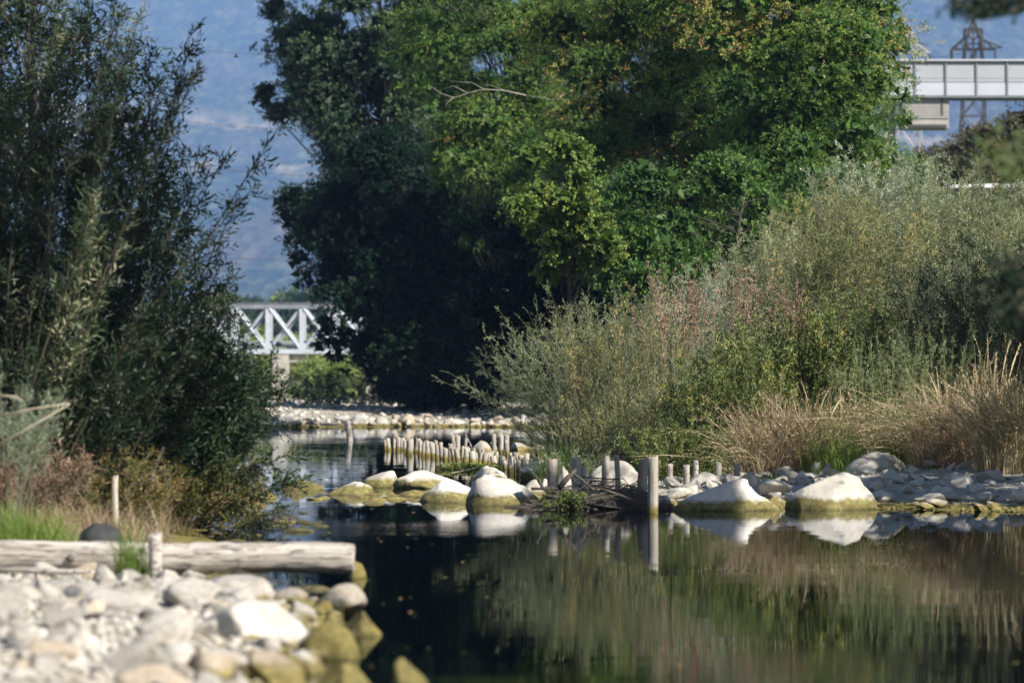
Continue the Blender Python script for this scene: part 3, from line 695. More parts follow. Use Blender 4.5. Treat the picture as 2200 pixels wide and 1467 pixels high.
for px, a, b, w, D_, lab in [(1186.5, 989, 1075, 21, 52.6, 'shaded blue grey pile standing first at the left of the driftwood heap'),
                         (1237.5, 984, 1072, 21, 53.0, 'shaded pile with a dark plank leaning on it, second in the driftwood group'),
                         (1253, 1003, 1070, 14, 52.6, 'short thin pile touching the second shaded pile'),
                         (1301, 985, 1074, 19, 53.2, 'shaded pile behind the crest of the driftwood heap'),
                         (1330, 978, 1080, 13, 52.0, 'thinnest of the shaded piles, leaning slightly left'),
                         (1381, 988, 1090, 21, None, 'left one of the tall touching pair of piles at the water'),
                         (1403, 983, 1102, 22, None, 'right one of the tall touching pair of piles, with a sunlit spot')]:
    pile(px, a, b, w, lab, 'shaded piles around the driftwood heap', D=D_, lean={1330: -0.05}.get(px, 0.0), seed=3)
pile(1184, 933, 990, 18, 'dark pile standing behind the grey stone at the shrub edge', None, D=72)
for px, a, b, w, D_, lab in [(1440, 997, 1022, 13, 57, 'cut stake with pale top left of the rounded white boulder'),
                         (1475, 1000, 1040, 15, 55.5, 'cut stake standing against the rounded white boulder'),
                         (1495, 990, 1018, 12, 58, 'dark stake wrapped in dry leaves behind the cut stakes'),
                         (1544, 993, 1034, 13, 56.5, 'slender waisted stake right of the rounded white boulder'),
                         (1583, 997, 1030, 14, 57, 'short stake midway among the shore cobbles'),
                         (1754, 995, 1018, 16, 57.5, 'left one of the two stubby stakes above the big angular boulder'),
                         (1779, 996, 1018, 13, 57.5, 'right one of the two stubby stakes above the big angular boulder'),
                         (246, 1023, 1110, 17, 41, 'bleached forked stake on the left bank behind the log'),
                         (324, 1015, 1085, 14, 43, 'pale stake right of the forked one on the left bank')]:
    pile(px, a, b, w, lab, 'stakes on the banks', D=D_, name='wooden_stake')
pile(335, 1148, 1292, 27, 'pale split post standing upright in front of the log', None, D=31.2, name='wooden_post', mat='log')

# the log
D_ = 32.2
t = np.linspace(0, 1, 40); r = np.random.default_rng(9)
x0, x1 = X(-60, D_), X(757, D_); zc0, zc1 = Z(1196, D_), Z(1199, D_)
pts = np.column_stack([x0 + (x1 - x0) * t, D_ + 0.15 - 0.1 * t, zc0 + (zc1 - zc0) * t + 0.008 * np.sin(t * 9)])
sides = 28; th = np.linspace(0, 2 * np.pi, sides, endpoint=False)
rr = 0.128 * (1 + 0.03 * np.sin(t * 23) + 0.02 * r.normal(size=40))
rr[-1] *= 0.95
prof = 1 + 0.03 * np.sin(3 * th + 1) + 0.02 * np.sin(7 * th) + r.normal(0, 0.012, sides)
V = np.stack([np.repeat(pts[:, :1], sides, 1), pts[:, None, 1] + rr[:, None] * prof * np.cos(th), pts[:, None, 2] + rr[:, None] * prof * np.sin(th)], -1)
V += r.normal(0, 0.003, V.shape)
end = V[-1]; c = end.mean(0)
V = np.concatenate([V, (c + (end - c) * 0.93 + [0.012, 0, 0])[None], (c + (end - c) * 0.5 + [0.016, 0, 0])[None]])
n = len(V); V = V.reshape(-1, 3); i = np.arange(n - 1)[:, None] * sides; j = np.arange(sides)[None]; jn = (j + 1) % sides
Q = np.stack([i + jn, i + j, i + sides + j, i + sides + jn], -1).reshape(-1, 4)
V = np.vstack([V, c + [0.016, 0, 0]]); e = (n - 1) * sides; j = np.arange(sides); jn = (j + 1) % sides
Q = np.vstack([Q, np.stack([e + jn, e + j, np.full(sides, len(V) - 1), np.full(sides, len(V) - 1)], -1)])
mb = MB(); mb.quads(V, Q)
lg = mb.build('log', M['log'], smooth=True)
nt = M['log'].node_tree; pb = [n for n in nt.nodes if n.type == 'BSDF_PRINCIPLED'][0]; src = pb.inputs['Base Color'].links[0].from_socket
tc = nt.nodes.new('ShaderNodeTexCoord'); mp = nt.nodes.new('ShaderNodeMapping'); mp.inputs['Scale'].default_value = (0.035, 1, 1); nt.links.new(tc.outputs['Object'], mp.inputs['Vector'])
cr = ramp(nt, noise(nt, 34, 3, mp.outputs[0], 0.5), [(0.44, (0, 0, 0)), (0.49, (0.9, 0.9, 0.9)), (0.51, (0.9, 0.9, 0.9)), (0.55, (0, 0, 0))])
c1 = mixc(nt, cr, src, (0.10, 0.085, 0.07))
c1 = mixc(nt, ramp(nt, noise(nt, 2.6, 5, tc.outputs['Object'], 0.6), [(0.54, (0, 0, 0)), (0.72, (0.3, 0.3, 0.3))]), c1, (0.22, 0.18, 0.15))
nt.links.new(c1, pb.inputs['Base Color'])
for (kx, kz, kr) in [(-3.1, 0.05, 0.03), (-2.25, -0.02, 0.024), (-1.75, 0.06, 0.02), (-3.7, -0.01, 0.028)]:
    mb = MB(); tube(mb, [(kx, D_ + 0.06, zc0 + kz), (kx + 0.004, D_ - 0.035 - abs(kz) * -0.6, zc0 + kz), (kx + 0.006, D_ - 0.05 - abs(kz) * -0.7, zc0 + kz)], [kr * 1.6, kr, kr * 0.7], 9)
    mb.build('knot', M['driftwood'], lg, True)
tag(lg, 'thick bleached log lying across the near bank with its cut end over the water', 'log')
mb = MB(); tube(mb, [P(-40, 1222, 31.0), P(60, 1224, 31.0), P(140, 1228, 30.9), P(196, 1226, 30.8)], [0.022, 0.026, 0.024, 0.01], 8)
tag(mb.build('driftwood_pole', M['log'], smooth=True), 'thin bleached pole lying below the left end of the log', 'branch')
mb = MB(); tube(mb, [P(365, 1310, 28.6), P(400, 1338, 28.2), P(450, 1366, 27.8)], [0.02, 0.018, 0.008], 8)
tag(mb.build('driftwood_stick', M['log'], smooth=True), 'bleached stick stuck between the stones left of the largest boulder', 'branch')
mb = MB(); tube(mb, [P(205, 1278, 28.6), P(232, 1292, 28.3), P(262, 1312, 28)], [0.03, 0.028, 0.01], 8)
tag(mb.build('driftwood_stick', M['driftwood'], smooth=True), 'greyish broken stick among the stones under the log left of the post', 'branch')
mb = MB(); r = np.random.default_rng(4)
for i in range(16):
    a = P(r.uniform(430, 560), r.uniform(1232, 1246), 30.0); d = np.array([r.normal(0, 0.2) + 0.1, r.normal(0, 0.12), r.normal(0, 0.05)])
    tube(mb, [a - d, a, a + d + [0, 0, -0.02]], [0.004, 0.006, 0.003], 4)
tag(mb.build('twig_bundle', M['driftwood'], None), 'tangle of thin dark twigs caught under the middle of the log', 'twigs')

# driftwood heap
hp = empty('driftwood_heap', (X(1290, 52), 52.0, 0.0), 'dark heap of tangled driftwood around the shaded piles, half in the water', 'driftwood heap')
r = np.random.default_rng(21); hp_o = np.array(hp.location)
def heap_pt(r):
    u = r.uniform(-1, 1); v = r.uniform(-1, 1); x = X(1292, 52) + u * 0.92; y = 52.0 + v * 0.9
    hgt = 0.42 * max(0, 1 - abs(u) ** 1.6) * max(0.15, 1 - v * v * 0.6)
    return np.array([x, y, r.uniform(-0.08, 1) * hgt])
for i in range(34):
    a = heap_pt(r); L = r.uniform(0.35, 0.95); an = r.normal(0, 0.35); d = np.array([math.cos(an) * r.choice([-1, 1]), math.sin(an), r.normal(0, 0.14)]) * L / 2
    w = r.uniform(0.008, 0.022); k = r.normal(0, 0.03, 3)
    mb = MB(); tube(mb, [a - d - hp_o, a + k - hp_o, a + d - hp_o], [w, w * 0.9, w * 0.4], 7)
    mb.build('driftwood_stick', M['driftwood'], hp, True)
for (x0_, y0_, x1_, y1_, w) in [(1165, 1065, 1260, 1078, 0.03), (1262, 1082, 1420, 1108, 0.016), (1150, 1020, 1176, 1062, 0.012), (1200, 1050, 1238, 1008, 0.04), (1222, 1010, 1275, 1052, 0.016), (1290, 1050, 1385, 1085, 0.02), (1160, 1100, 1320, 1112, 0.014), (1390, 1096, 1470, 1108, 0.012)]:
    mb = MB(); D1 = 51.2; a, b_ = P(x0_, y0_, D1), P(x1_, y1_, D1); mid = (a + b_) / 2 + [0, 0, 0.015]
    tube(mb, [a - hp_o, mid - hp_o, b_ - hp_o], [w, w * 0.9, w * 0.5], 7); mb.build('driftwood_branch', M['driftwood'], hp, True)
mb = MB()
for i in range(900):
    a = heap_pt(r); L = r.uniform(0.15, 0.5); d = unit(np.array([r.normal(), r.normal(0, 0.5), r.normal(0, 0.28)])) * L / 2
    tube(mb, [a - d - hp_o, a + r.normal(0, 0.02, 3) - hp_o, a + d - hp_o], [0.005, 0.005, 0.002], 3, cap=False)
tag(mb.build('twigs', M['driftwood'], hp), kind='stuff')
mb = MB(); box(mb, (0, 0, 0.05), (1.3, 1.0, 0.16))
V, Fq = rock_verts(np.random.default_rng(8), 3, 5); mb = MB(); mb.quads(V * [0.85, 0.6, 0.22] + [0.0, 0.1, 0.02], Fq)
mb.build('silt_mound', solid('dark_silt', (0.03, 0.028, 0.02), (0.06, 0.055, 0.04), 6, 0.95, 0.6), hp, True)

# wattle fence behind the stones
wf = empty('wattle_fence', (X(1450, 61), 61, 0.4), 'dark woven wattle fence under the shrubs behind the shore cobbles', 'fence')
wo = np.array(wf.location)
for px, a, b in [(1365, 945, 1015), (1452, 932, 1010), (1531, 936, 1005)]:
    mb = MB(); tube(mb, [P(px, b + 12, 61) - wo, P(px, (a + b) / 2, 61) - wo, P(px + 1, a, 61) - wo], [0.062, 0.06, 0.055], 10); mb.build('post', M['bark'], wf, True)
for i in range(11):
    t = np.linspace(0, 1, 15); py = 958 + i * 4.6; r_ = np.random.default_rng(i)
    pt = np.array([P(1335 + 225 * k, py + r_.normal(0, 1.2), 61) + [0, 0.07 * math.sin(k * 16 + math.pi * (i % 2)), 0] for k in t]) - wo
    mb = MB(); tube(mb, pt, 0.011, 5); mb.build('withy', M['driftwood'], wf, True)

# ------------------------------------------------------------------ vegetation builders
def tree(name, label, base, clumps, leaf, bark, seed, dens=1.0, spray=(0.35, 7, 0.075, 0.032), splay=0.7, droop=0.25, trunk_r=0.16, group=None, inner=True, lean=(0, 0), cat='tree', limb=True, tri=True, isc=1.0, outward=0.6, up=0.25, tint0=0.5, tvar=0.16, extra=None, flat=1.0):
    """clumps: (x, y, z, rx, ry, rz) foliage masses; twigs with leaves spread through each shell, limbs run to them from the trunk"""
    rng = np.random.default_rng(seed); base = np.asarray(base, float)
    e = empty(name, base, label, cat, group)
    cl = np.array(clumps, float)
    top = cl[:, 2].max(); ctr = cl[:, :3].mean(0)
    tb = MB()
    n = 9; t = np.linspace(0, 1, n)[:, None]
    tip = np.array([ctr[0] + lean[0], ctr[1] + lean[1], top - 0.2])
    tr_ = base + (tip - base) * t + np.column_stack([0.12 * np.sin(t[:, 0] * 5 + seed), 0.1 * np.cos(t[:, 0] * 4 + seed), 0 * t[:, 0]])
    tr_[0] = base - [0, 0, 0.15]
    tube(tb, tr_ - base, trunk_r * (1 - 0.85 * t[:, 0] ** 1.1), 9)
    if limb:
        for c in cl:
            k = np.clip((c[2] - base[2]) / max(tip[2] - base[2], 0.1) - rng.uniform(0.12, 0.35), 0.05, 0.9)
            s = np.array([np.interp(k, t[:, 0], tr_[:, i]) for i in range(3)])
            m_ = (s + c[:3]) / 2 + rng.normal(0, 0.15, 3) + [0, 0, 0.1]
            tube(tb, np.array([s, m_, c[:3]]) - base, np.array([0.16, 0.10, 0.04]) * trunk_r * rng.uniform(0.7, 1.2), 5, cap=False)
            for _ in range(2):
                q = c[:3] + unit(rng.normal(size=3)) * c[3:6] * 0.8
                tube(tb, np.array([m_, (m_ + q) / 2 + rng.normal(0, 0.1, 3), q]) - base, np.array([0.08, 0.05, 0.02]) * trunk_r, 4, cap=False)
    tb.build('trunk', M[bark], e, True)
    mb = MB(); global TRI; TRI = tri
    Ls, k, LL, LW = spray
    for c in cl:
        area = 4 * math.pi * ((c[3] * c[4]) ** 1.6 / 3 + (c[3] * c[5]) ** 1.6 / 3 + (c[4] * c[5]) ** 1.6 / 3) ** (1 / 1.6)
        nn = int(area * dens * rng.uniform(0.75, 1.2))
        d = unit(rng.normal(size=(nn, 3)))
        rad = rng.uniform(0.45, 1.0, nn) ** 0.55 * (1 + 0.22 * np.sin(d @ (rng.normal(size=3) * 3.5) + 2) + 0.12 * np.sin(d @ (rng.normal(size=3) * 7)))
        O = c[:3] + d * c[3:6] * rad[:, None]
        dv = unit(d * outward + unit(O - ctr) * 0.25 + rng.normal(size=(nn, 3)) * 0.45 + [0, 0, up])
        dv[:, 2] *= flat; dv = unit(dv)
        ct = tint0 + rng.normal(0, tvar)
        sprays(mb, rng, O - base, dv, Ls * rng.uniform(0.6, 1.3, nn), k, LL, LW, splay, droop, np.clip(ct + rng.normal(0, 0.1, nn), 0, 1), 0.1, 0, 0.004, 1, not tri)
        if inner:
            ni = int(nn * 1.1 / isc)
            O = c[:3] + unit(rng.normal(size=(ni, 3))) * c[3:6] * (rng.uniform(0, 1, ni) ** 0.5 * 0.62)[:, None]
            leaves(mb, rng, O - base, unit(rng.normal(size=(ni, 3))), LL * 3.4 * isc, LW * 5.5 * isc, np.clip(rng.normal(0.15, 0.08, ni), 0, 1))  # oversized filler leaves, tinted dark to imitate the shaded crown core
    TRI = False
    mb.build('crown', [M[leaf], M['stem']], e)
    return e

def envelope(rng, D, pts, n, r, depth, dy=0.0, ry=1.0, squash=0.8):
    """clump centres inside a silhouette polygon given in photo pixels, spread in real depth round distance D"""
    pts = np.array(pts, float); out = []
    lo, hi = pts.min(0), pts.max(0); tries = 0
    while len(out) < n and tries < 20000:
        tries += 1
        q = rng.uniform(lo, hi); ins = False
        for i in range(len(pts)):
            a, b = pts[i], pts[(i + 1) % len(pts)]
            if (a[1] > q[1]) != (b[1] > q[1]) and q[0] < (b[0] - a[0]) * (q[1] - a[1]) / (b[1] - a[1]) + a[0]: ins = not ins
        if not ins: continue
        y = D + rng.uniform(-depth, depth); rr = r * rng.uniform(0.6, 1.3)
        c = np.array([X(q[0], y), y, Z(q[1], y), rr * rng.uniform(0.9, 1.4), rr * ry, rr * squash])
        if all(np.linalg.norm((c[:3] - o[:3]) / [1, 1.3, 0.8]) > 0.5 * (rr + o[4]) for o in out): out.append(c)
        elif tries > 6000: out.append(c)
    return out

def shrub(name, label, cx, cy, rx, ry, h, nst, leaf, seed, fan=0.5, side=(14, 0.3, 6), LL=0.05, LW=0.011, stem_r=0.007, group=None, grav=0.25, bare=0.25, splay=0.45, tint0=0.5, tvar=0.22, stem='stem', base_z=None, bias=(0, 0, 0), cat='shrub', droop=0.1, hv=0.3, stem_sides=3, spread_dir=0.35):
    rng = np.random.default_rng(seed); bz = gz(cx, cy) if base_z is None else base_z
    base = np.array([cx, cy, bz]); e = empty(name, base, label, cat, group)
    st = MB(); mb = MB(); ns, Ls, k = side
    for i in range(nst):
        a = rng.uniform(0, 6.283); q = math.sqrt(rng.uniform(0, 1))
        off = np.array([math.cos(a) * rx * q, math.sin(a) * ry * q, 0])
        bz_i = (gz(cx + off[0], cy + off[1]) if base_z is None else bz) - bz
        p0 = off * (1 - spread_dir) + [0, 0, bz_i - 0.05]
        d = np.array([math.cos(a) * fan * q * rng.uniform(0.5, 1.3), math.sin(a) * fan * q * rng.uniform(0.5, 1.3), 1.0]) + bias
        L = h * rng.uniform(1 - hv, 1.0) * (1 - 0.18 * q)
        pl = polyline(p0, d / np.linalg.norm(d), L, 7, grav * rng.uniform(0.2, 1.3), 0.05, rng)
        tube(st, pl, stem_r * np.linspace(1.2, 0.35, len(pl)), stem_sides, cap=False, tint=rng.uniform())
        tt = np.sort(bare + (1 - bare) * rng.uniform(0, 1, ns) ** 0.85) * (len(pl) - 1)
        ii = np.minimum(tt.astype(int), len(pl) - 2); fr_ = (tt - ii)[:, None]
        O = pl[ii] * (1 - fr_) + pl[ii + 1] * fr_
        tg = unit(pl[ii + 1] - pl[ii])
        dv = unit(tg * 0.75 + unit(rng.normal(size=(ns, 3))) * 0.6)
        rel = 1.15 - 0.6 * tt / (len(pl) - 1)
        sprays(mb, rng, O, dv, Ls * rel * rng.uniform(0.6, 1.3, ns), k, LL, LW, splay, droop, np.clip(tint0 + rng.normal(0, tvar) + rng.normal(0, 0.08, ns), 0, 1), 0.12, 0, 0.003, 1)
    st.build('stems', M[stem], e); mb.build('foliage', [M[leaf], M[stem]], e)
    return e

def grass(name, label, cx, cy, rx, ry, h, n, mat, seed, lean=0.5, w=0.006, plume=0.0, group=None, segs=5, bias=(0, 0), kind=None, cat='grass', tint0=0.5, hv=0.5, base_z=None):
    rng = np.random.default_rng(seed); bz = gz(cx, cy) if base_z is None else base_z; base = np.array([cx, cy, bz])
    a = rng.uniform(0, 6.283, n); q = np.sqrt(rng.uniform(0, 1, n))
    bx, by = cx + np.cos(a) * rx * q, cy + np.sin(a) * ry * q
    b0 = np.column_stack([bx, by, (ground_z(bx, by) if base_z is None else np.full(n, bz)) - 0.03])
    L = h * rng.uniform(1 - hv, 1.05, n)
    tuft = rng.integers(0, max(3, n // 45), n); tl = rng.normal(0, 0.8, tuft.max() + 1); ts = rng.uniform(0.55, 1.1, tuft.max() + 1)
    L = L * ts[tuft]
    la = a * 0.6 + tl[tuft] * 1.6 + rng.normal(0, 0.9, n) + 1.2; ln = np.abs(rng.normal(lean, lean * 0.45, n)) * (0.4 + 0.7 * q)
    ld = np.column_stack([np.cos(la) * ln + bias[0], np.sin(la) * ln + bias[1]])
    t = np.linspace(0, 1, segs + 1)
    dz = t[None] - 0.42 * np.minimum(np.hypot(ld[:, 0], ld[:, 1]), 1.3)[:, None] * t[None] ** 2.4
    PX = b0[:, 0:1] + ld[:, 0:1] * L[:, None] * t[None] ** 1.9
    PY = b0[:, 1:2] + ld[:, 1:2] * L[:, None] * t[None] ** 1.9
    PZ = b0[:, 2:3] + L[:, None] * dz
    PP = np.stack([PX, PY, PZ], -1)
    wd = rng.uniform(0, 6.283, n); wv = np.column_stack([np.cos(wd), np.sin(wd) * 0.6, rng.normal(0, 0.2, n)])
    ww = w * (1 - 0.75 * t)
    hasp = rng.uniform(size=n) < plume
    W = np.repeat(ww[None], n, 0) * rng.uniform(0.7, 1.3, (n, 1))
    W[hasp, :-2] *= 0.5; W[hasp, -2] = w * 1.7; W[hasp, -1] = w * 0.3
    V = np.stack([PP - wv[:, None] * W[..., None], PP + wv[:, None] * W[..., None]], 2).reshape(-1, 3)
    i = (np.arange(n) * (segs + 1) * 2)[:, None] + np.arange(segs)[None] * 2
    Q = np.stack([i, i + 1, i + 3, i + 2], -1).reshape(-1, 4)
    tint = np.repeat(np.clip(tint0 + 0.5 * tl[tuft] * 0.3 + rng.normal(0, 0.25, n), 0, 1), segs)
    mb = MB(); mb.quads(V - base, Q, tint)
    if plume:
        O = PP[hasp][:, -2] - base; E = PP[hasp][:, -1] - base; Lp = np.linalg.norm(E - O, axis=1)
        sprays(mb, rng, O, unit(E - O), Lp * 1.1, 10, w * 6, w * 2.2, 0.22, 0.2, min(tint0 + 0.4, 0.95), 0.12, 0, 0.001, 0, False)
    e = mb.build(name, M[mat]); e.location = base
    return tag(e, label, cat, group, kind)

rg = np.random.default_rng(1234)
LOC = (0.30, 12, 0.085, 0.036)
# ---- big trees of the right bank, from the far left one to the near right one
cl = envelope(rg, 166, [(610, -120), (650, -60), (630, 20), (640, 60), (620, 130), (650, 190), (620, 240), (700, 270), (720, 360), (670, 410), (650, 450), (690, 560), (780, 640), (830, 720), (1000, 720), (1000, -120)], 118, 1.15, 4, squash=0.8)
cl += [np.array([*P(a, b, 166), r_, r_, r_ * 0.7]) for a, b, r_ in [(590, 30, .5), (605, 75, .4), (575, 200, .5), (600, 240, .7), (560, 215, .35), (620, 90, .5), (640, 150, .5), (590, 10, .6), (645, 460, .5), (612, 430, .5), (640, 130, .6)]]
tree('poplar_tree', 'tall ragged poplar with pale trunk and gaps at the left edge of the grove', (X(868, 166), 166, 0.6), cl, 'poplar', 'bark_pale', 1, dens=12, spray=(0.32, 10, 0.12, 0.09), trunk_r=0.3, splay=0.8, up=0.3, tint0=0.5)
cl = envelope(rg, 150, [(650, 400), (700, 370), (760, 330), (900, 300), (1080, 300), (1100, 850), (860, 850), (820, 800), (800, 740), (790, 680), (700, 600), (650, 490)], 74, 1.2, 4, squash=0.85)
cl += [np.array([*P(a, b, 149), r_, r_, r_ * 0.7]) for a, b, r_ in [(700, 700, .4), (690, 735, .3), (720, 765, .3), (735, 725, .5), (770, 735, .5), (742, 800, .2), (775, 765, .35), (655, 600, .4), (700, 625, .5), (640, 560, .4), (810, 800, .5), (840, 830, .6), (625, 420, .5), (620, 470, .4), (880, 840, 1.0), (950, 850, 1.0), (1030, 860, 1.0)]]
tree('elm_tree', 'dark shaded tree hanging low over the far gravel bar in front of the bridge', (X(905, 152), 152, 0.6), cl, 'shaded_leaf', 'bark', 2, dens=12, spray=(0.32, 10, 0.12, 0.08), trunk_r=0.28, tint0=0.3)
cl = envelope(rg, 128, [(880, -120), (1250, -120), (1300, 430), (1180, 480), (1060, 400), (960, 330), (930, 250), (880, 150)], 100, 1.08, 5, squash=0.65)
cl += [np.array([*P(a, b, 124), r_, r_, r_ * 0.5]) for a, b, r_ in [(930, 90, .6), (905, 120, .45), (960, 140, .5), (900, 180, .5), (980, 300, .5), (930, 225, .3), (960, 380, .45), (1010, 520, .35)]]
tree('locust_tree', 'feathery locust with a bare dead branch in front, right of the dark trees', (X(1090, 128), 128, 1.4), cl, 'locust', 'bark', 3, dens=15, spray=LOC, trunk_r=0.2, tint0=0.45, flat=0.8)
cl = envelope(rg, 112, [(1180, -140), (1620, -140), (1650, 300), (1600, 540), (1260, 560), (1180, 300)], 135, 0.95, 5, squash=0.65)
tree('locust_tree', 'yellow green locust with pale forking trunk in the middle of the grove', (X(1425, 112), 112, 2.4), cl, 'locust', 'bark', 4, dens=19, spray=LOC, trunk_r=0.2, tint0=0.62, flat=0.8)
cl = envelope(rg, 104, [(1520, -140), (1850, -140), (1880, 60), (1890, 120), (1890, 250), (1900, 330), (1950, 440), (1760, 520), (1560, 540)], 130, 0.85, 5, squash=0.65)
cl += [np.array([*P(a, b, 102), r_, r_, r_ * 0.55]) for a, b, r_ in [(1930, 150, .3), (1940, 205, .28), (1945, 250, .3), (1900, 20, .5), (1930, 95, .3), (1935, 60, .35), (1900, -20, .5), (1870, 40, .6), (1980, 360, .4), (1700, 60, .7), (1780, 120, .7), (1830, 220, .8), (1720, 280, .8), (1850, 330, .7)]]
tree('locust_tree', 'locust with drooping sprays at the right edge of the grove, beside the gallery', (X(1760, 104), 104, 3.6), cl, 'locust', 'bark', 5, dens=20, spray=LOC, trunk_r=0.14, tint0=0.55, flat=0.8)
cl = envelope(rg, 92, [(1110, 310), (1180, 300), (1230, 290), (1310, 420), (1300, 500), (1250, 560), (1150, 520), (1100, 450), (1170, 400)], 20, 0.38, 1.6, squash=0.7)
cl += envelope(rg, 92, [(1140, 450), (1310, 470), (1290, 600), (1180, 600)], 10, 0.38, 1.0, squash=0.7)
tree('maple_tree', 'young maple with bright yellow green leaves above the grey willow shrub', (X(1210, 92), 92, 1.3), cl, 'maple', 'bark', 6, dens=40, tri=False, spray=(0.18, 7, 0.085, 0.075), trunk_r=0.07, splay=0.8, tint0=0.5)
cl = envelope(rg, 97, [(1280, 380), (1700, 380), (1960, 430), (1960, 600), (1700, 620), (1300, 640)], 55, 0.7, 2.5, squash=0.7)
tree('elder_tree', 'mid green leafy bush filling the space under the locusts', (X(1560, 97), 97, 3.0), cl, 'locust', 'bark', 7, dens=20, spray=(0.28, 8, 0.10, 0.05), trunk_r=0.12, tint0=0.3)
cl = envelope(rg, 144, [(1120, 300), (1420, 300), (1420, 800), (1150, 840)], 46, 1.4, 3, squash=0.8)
tree('hazel_tree', 'very dark tree in full shade behind the rounded grey willow shrub', (X(1260, 144), 144, 0.9), cl, 'shaded_leaf', 'bark', 8, dens=12, spray=(0.30, 8, 0.11, 0.06), trunk_r=0.12, tint0=0.25)
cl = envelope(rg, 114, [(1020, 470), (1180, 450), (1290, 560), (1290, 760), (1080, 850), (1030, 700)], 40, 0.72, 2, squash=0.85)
tree('hazel_tree', 'dark shaded bush at the foot of the locust with the dead branch', (X(1150, 114), 114, 1.0), cl, 'shaded_leaf', 'bark', 11, dens=13, spray=(0.28, 8, 0.10, 0.055), trunk_r=0.1, tint0=0.45)
# bare branch
bb = bpy.data.objects['locust_tree']; o_ = np.array(bb.location); mb = MB()
for seg, w in [([(1130, 205), (1085, 195), (1040, 192), (1005, 200), (975, 210), (945, 200), (925, 185)], .035), ([(1005, 200), (975, 185), (950, 190)], .02), ([(975, 208), (960, 222), (955, 235)], .02), ([(1040, 192), (1015, 178), (985, 176), (960, 172)], .018), ([(1085, 195), (1060, 185), (1030, 180)], .014), ([(1240, 190), (1190, 215), (1130, 205)], .04)]:
    tube(mb, [P(a, b, 121.5) - o_ for a, b in seg], np.linspace(w, w * 0.3, len(seg)) * 0.6, 5)
mb.build('dead_branch', M['bark_pale'], bb, True)
# trees behind, right
cl = envelope(rg, 190, [(2120, 270), (2300, 255), (2300, 420), (2010, 420), (2020, 350)], 40, 1.0, 5)
tree('oak_tree', 'brownish dark tree below the white gallery at the right edge', (X(2160, 190), 190, 7.0), cl, 'far_tree', 'bark', 9, dens=7, spray=(0.4, 7, 0.14, 0.10), trunk_r=0.3, tint0=0.5)
cl = envelope(rg, 175, [(1960, 340), (2100, 330), (2120, 430), (1960, 430)], 20, 0.8, 4)
tree('oak_tree', 'olive dark tree between the locust edge and the parked van', (X(2020, 175), 175, 7.0), cl, 'far_tree', 'bark', 10, dens=8, spray=(0.4, 7, 0.13, 0.09), trunk_r=0.22, tint0=0.3)

# ---- shrubs on the right bank
GS = 'shrubs of the right bank'
def px_shrub(px, D, **k): return dict(cx=X(px, D), cy=D, **k)
shrub('willow_shrub', 'rounded grey green willow shrub leaning out over the pile row', **px_shrub(1292, 67), rx=0.85, ry=0.8, h=3.7, nst=120, leaf='willow_grey', seed=31, fan=0.62, side=(34, 0.30, 9), LL=0.055, LW=0.011, group=GS, tint0=0.35, grav=0.3, bias=(-0.18, 0, 0), bare=0.12)
shrub('willow_shrub', 'low dark grey willow shrub hanging over the bank end of the pile row', **px_shrub(1262, 70), rx=0.5, ry=0.5, h=1.9, nst=50, leaf='willow_grey', seed=32, fan=0.8, side=(24, 0.28, 9), LL=0.05, LW=0.010, group=GS, tint0=0.12, grav=0.55, bias=(-0.2, 0, 0), bare=0.1)
shrub('willow_shrub', 'yellowing open willow shrub right of the rounded grey one', **px_shrub(1350, 65), rx=1.0, ry=0.7, h=3.6, nst=95, leaf='willow_yellow', seed=33, fan=0.35, side=(26, 0.28, 8), LL=0.06, LW=0.014, group=GS, tint0=0.45, bare=0.12)
shrub('willow_shrub', 'silvery willow shrub with upright shoots below the dark middle of the grove', **px_shrub(1455, 72), rx=0.85, ry=0.6, h=3.3, nst=85, leaf='willow_silver', seed=34, fan=0.3, side=(24, 0.26, 8), LL=0.06, LW=0.013, group=GS, tint0=0.5, bare=0.3)
shrub('willow_shrub', 'olive grey willow shrub behind the rust coloured weeds', **px_shrub(1600, 74), rx=1.1, ry=0.6, h=2.9, nst=110, leaf='willow_grey', seed=35, fan=0.3, side=(24, 0.28, 8), LL=0.06, LW=0.013, group=GS, tint0=0.55, bare=0.2)
shrub('willow_shrub', 'tall silver willow crowning the right bank below the gallery', **px_shrub(1890, 78), rx=1.2, ry=0.7, h=3.7, nst=120, leaf='willow_silver', seed=36, fan=0.25, side=(26, 0.28, 8), LL=0.085, LW=0.018, group=GS, tint0=0.5, bare=0.15)
shrub('willow_shrub', 'yellow tinged willow shrub left of the tall silver willow', **px_shrub(1760, 76), rx=0.9, ry=0.6, h=3.1, nst=95, leaf='willow_yellow', seed=37, fan=0.25, side=(26, 0.26, 8), LL=0.06, LW=0.013, group=GS, tint0=0.45, bare=0.15)
shrub('willow_shrub', 'grey green willow shrub in front of the parked van', **px_shrub(2080, 74), rx=1.5, ry=0.7, h=2.9, nst=120, leaf='willow_grey', seed=38, fan=0.3, side=(26, 0.28, 8), LL=0.065, LW=0.014, group=GS, tint0=0.45, bare=0.1)
shrub('willow_shrub', 'yellow green leafy willow thicket in the centre of the right bank', **px_shrub(1830, 69), rx=1.5, ry=0.8, h=3.0, nst=140, leaf='willow_yellow', seed=39, fan=0.3, side=(26, 0.25, 8), LL=0.06, LW=0.016, group=GS, tint0=0.32, bare=0.1)
shrub('sapling', 'thin sapling with small yellowish leaves in front of the brownish tree', **px_shrub(2060, 82), rx=0.7, ry=0.3, h=4.0, nst=9, leaf='willow_yellow', seed=40, fan=0.35, side=(26, 0.3, 6), LL=0.05, LW=0.022, group=None, tint0=0.3, bare=0.4, cat='young tree', stem_r=0.012)
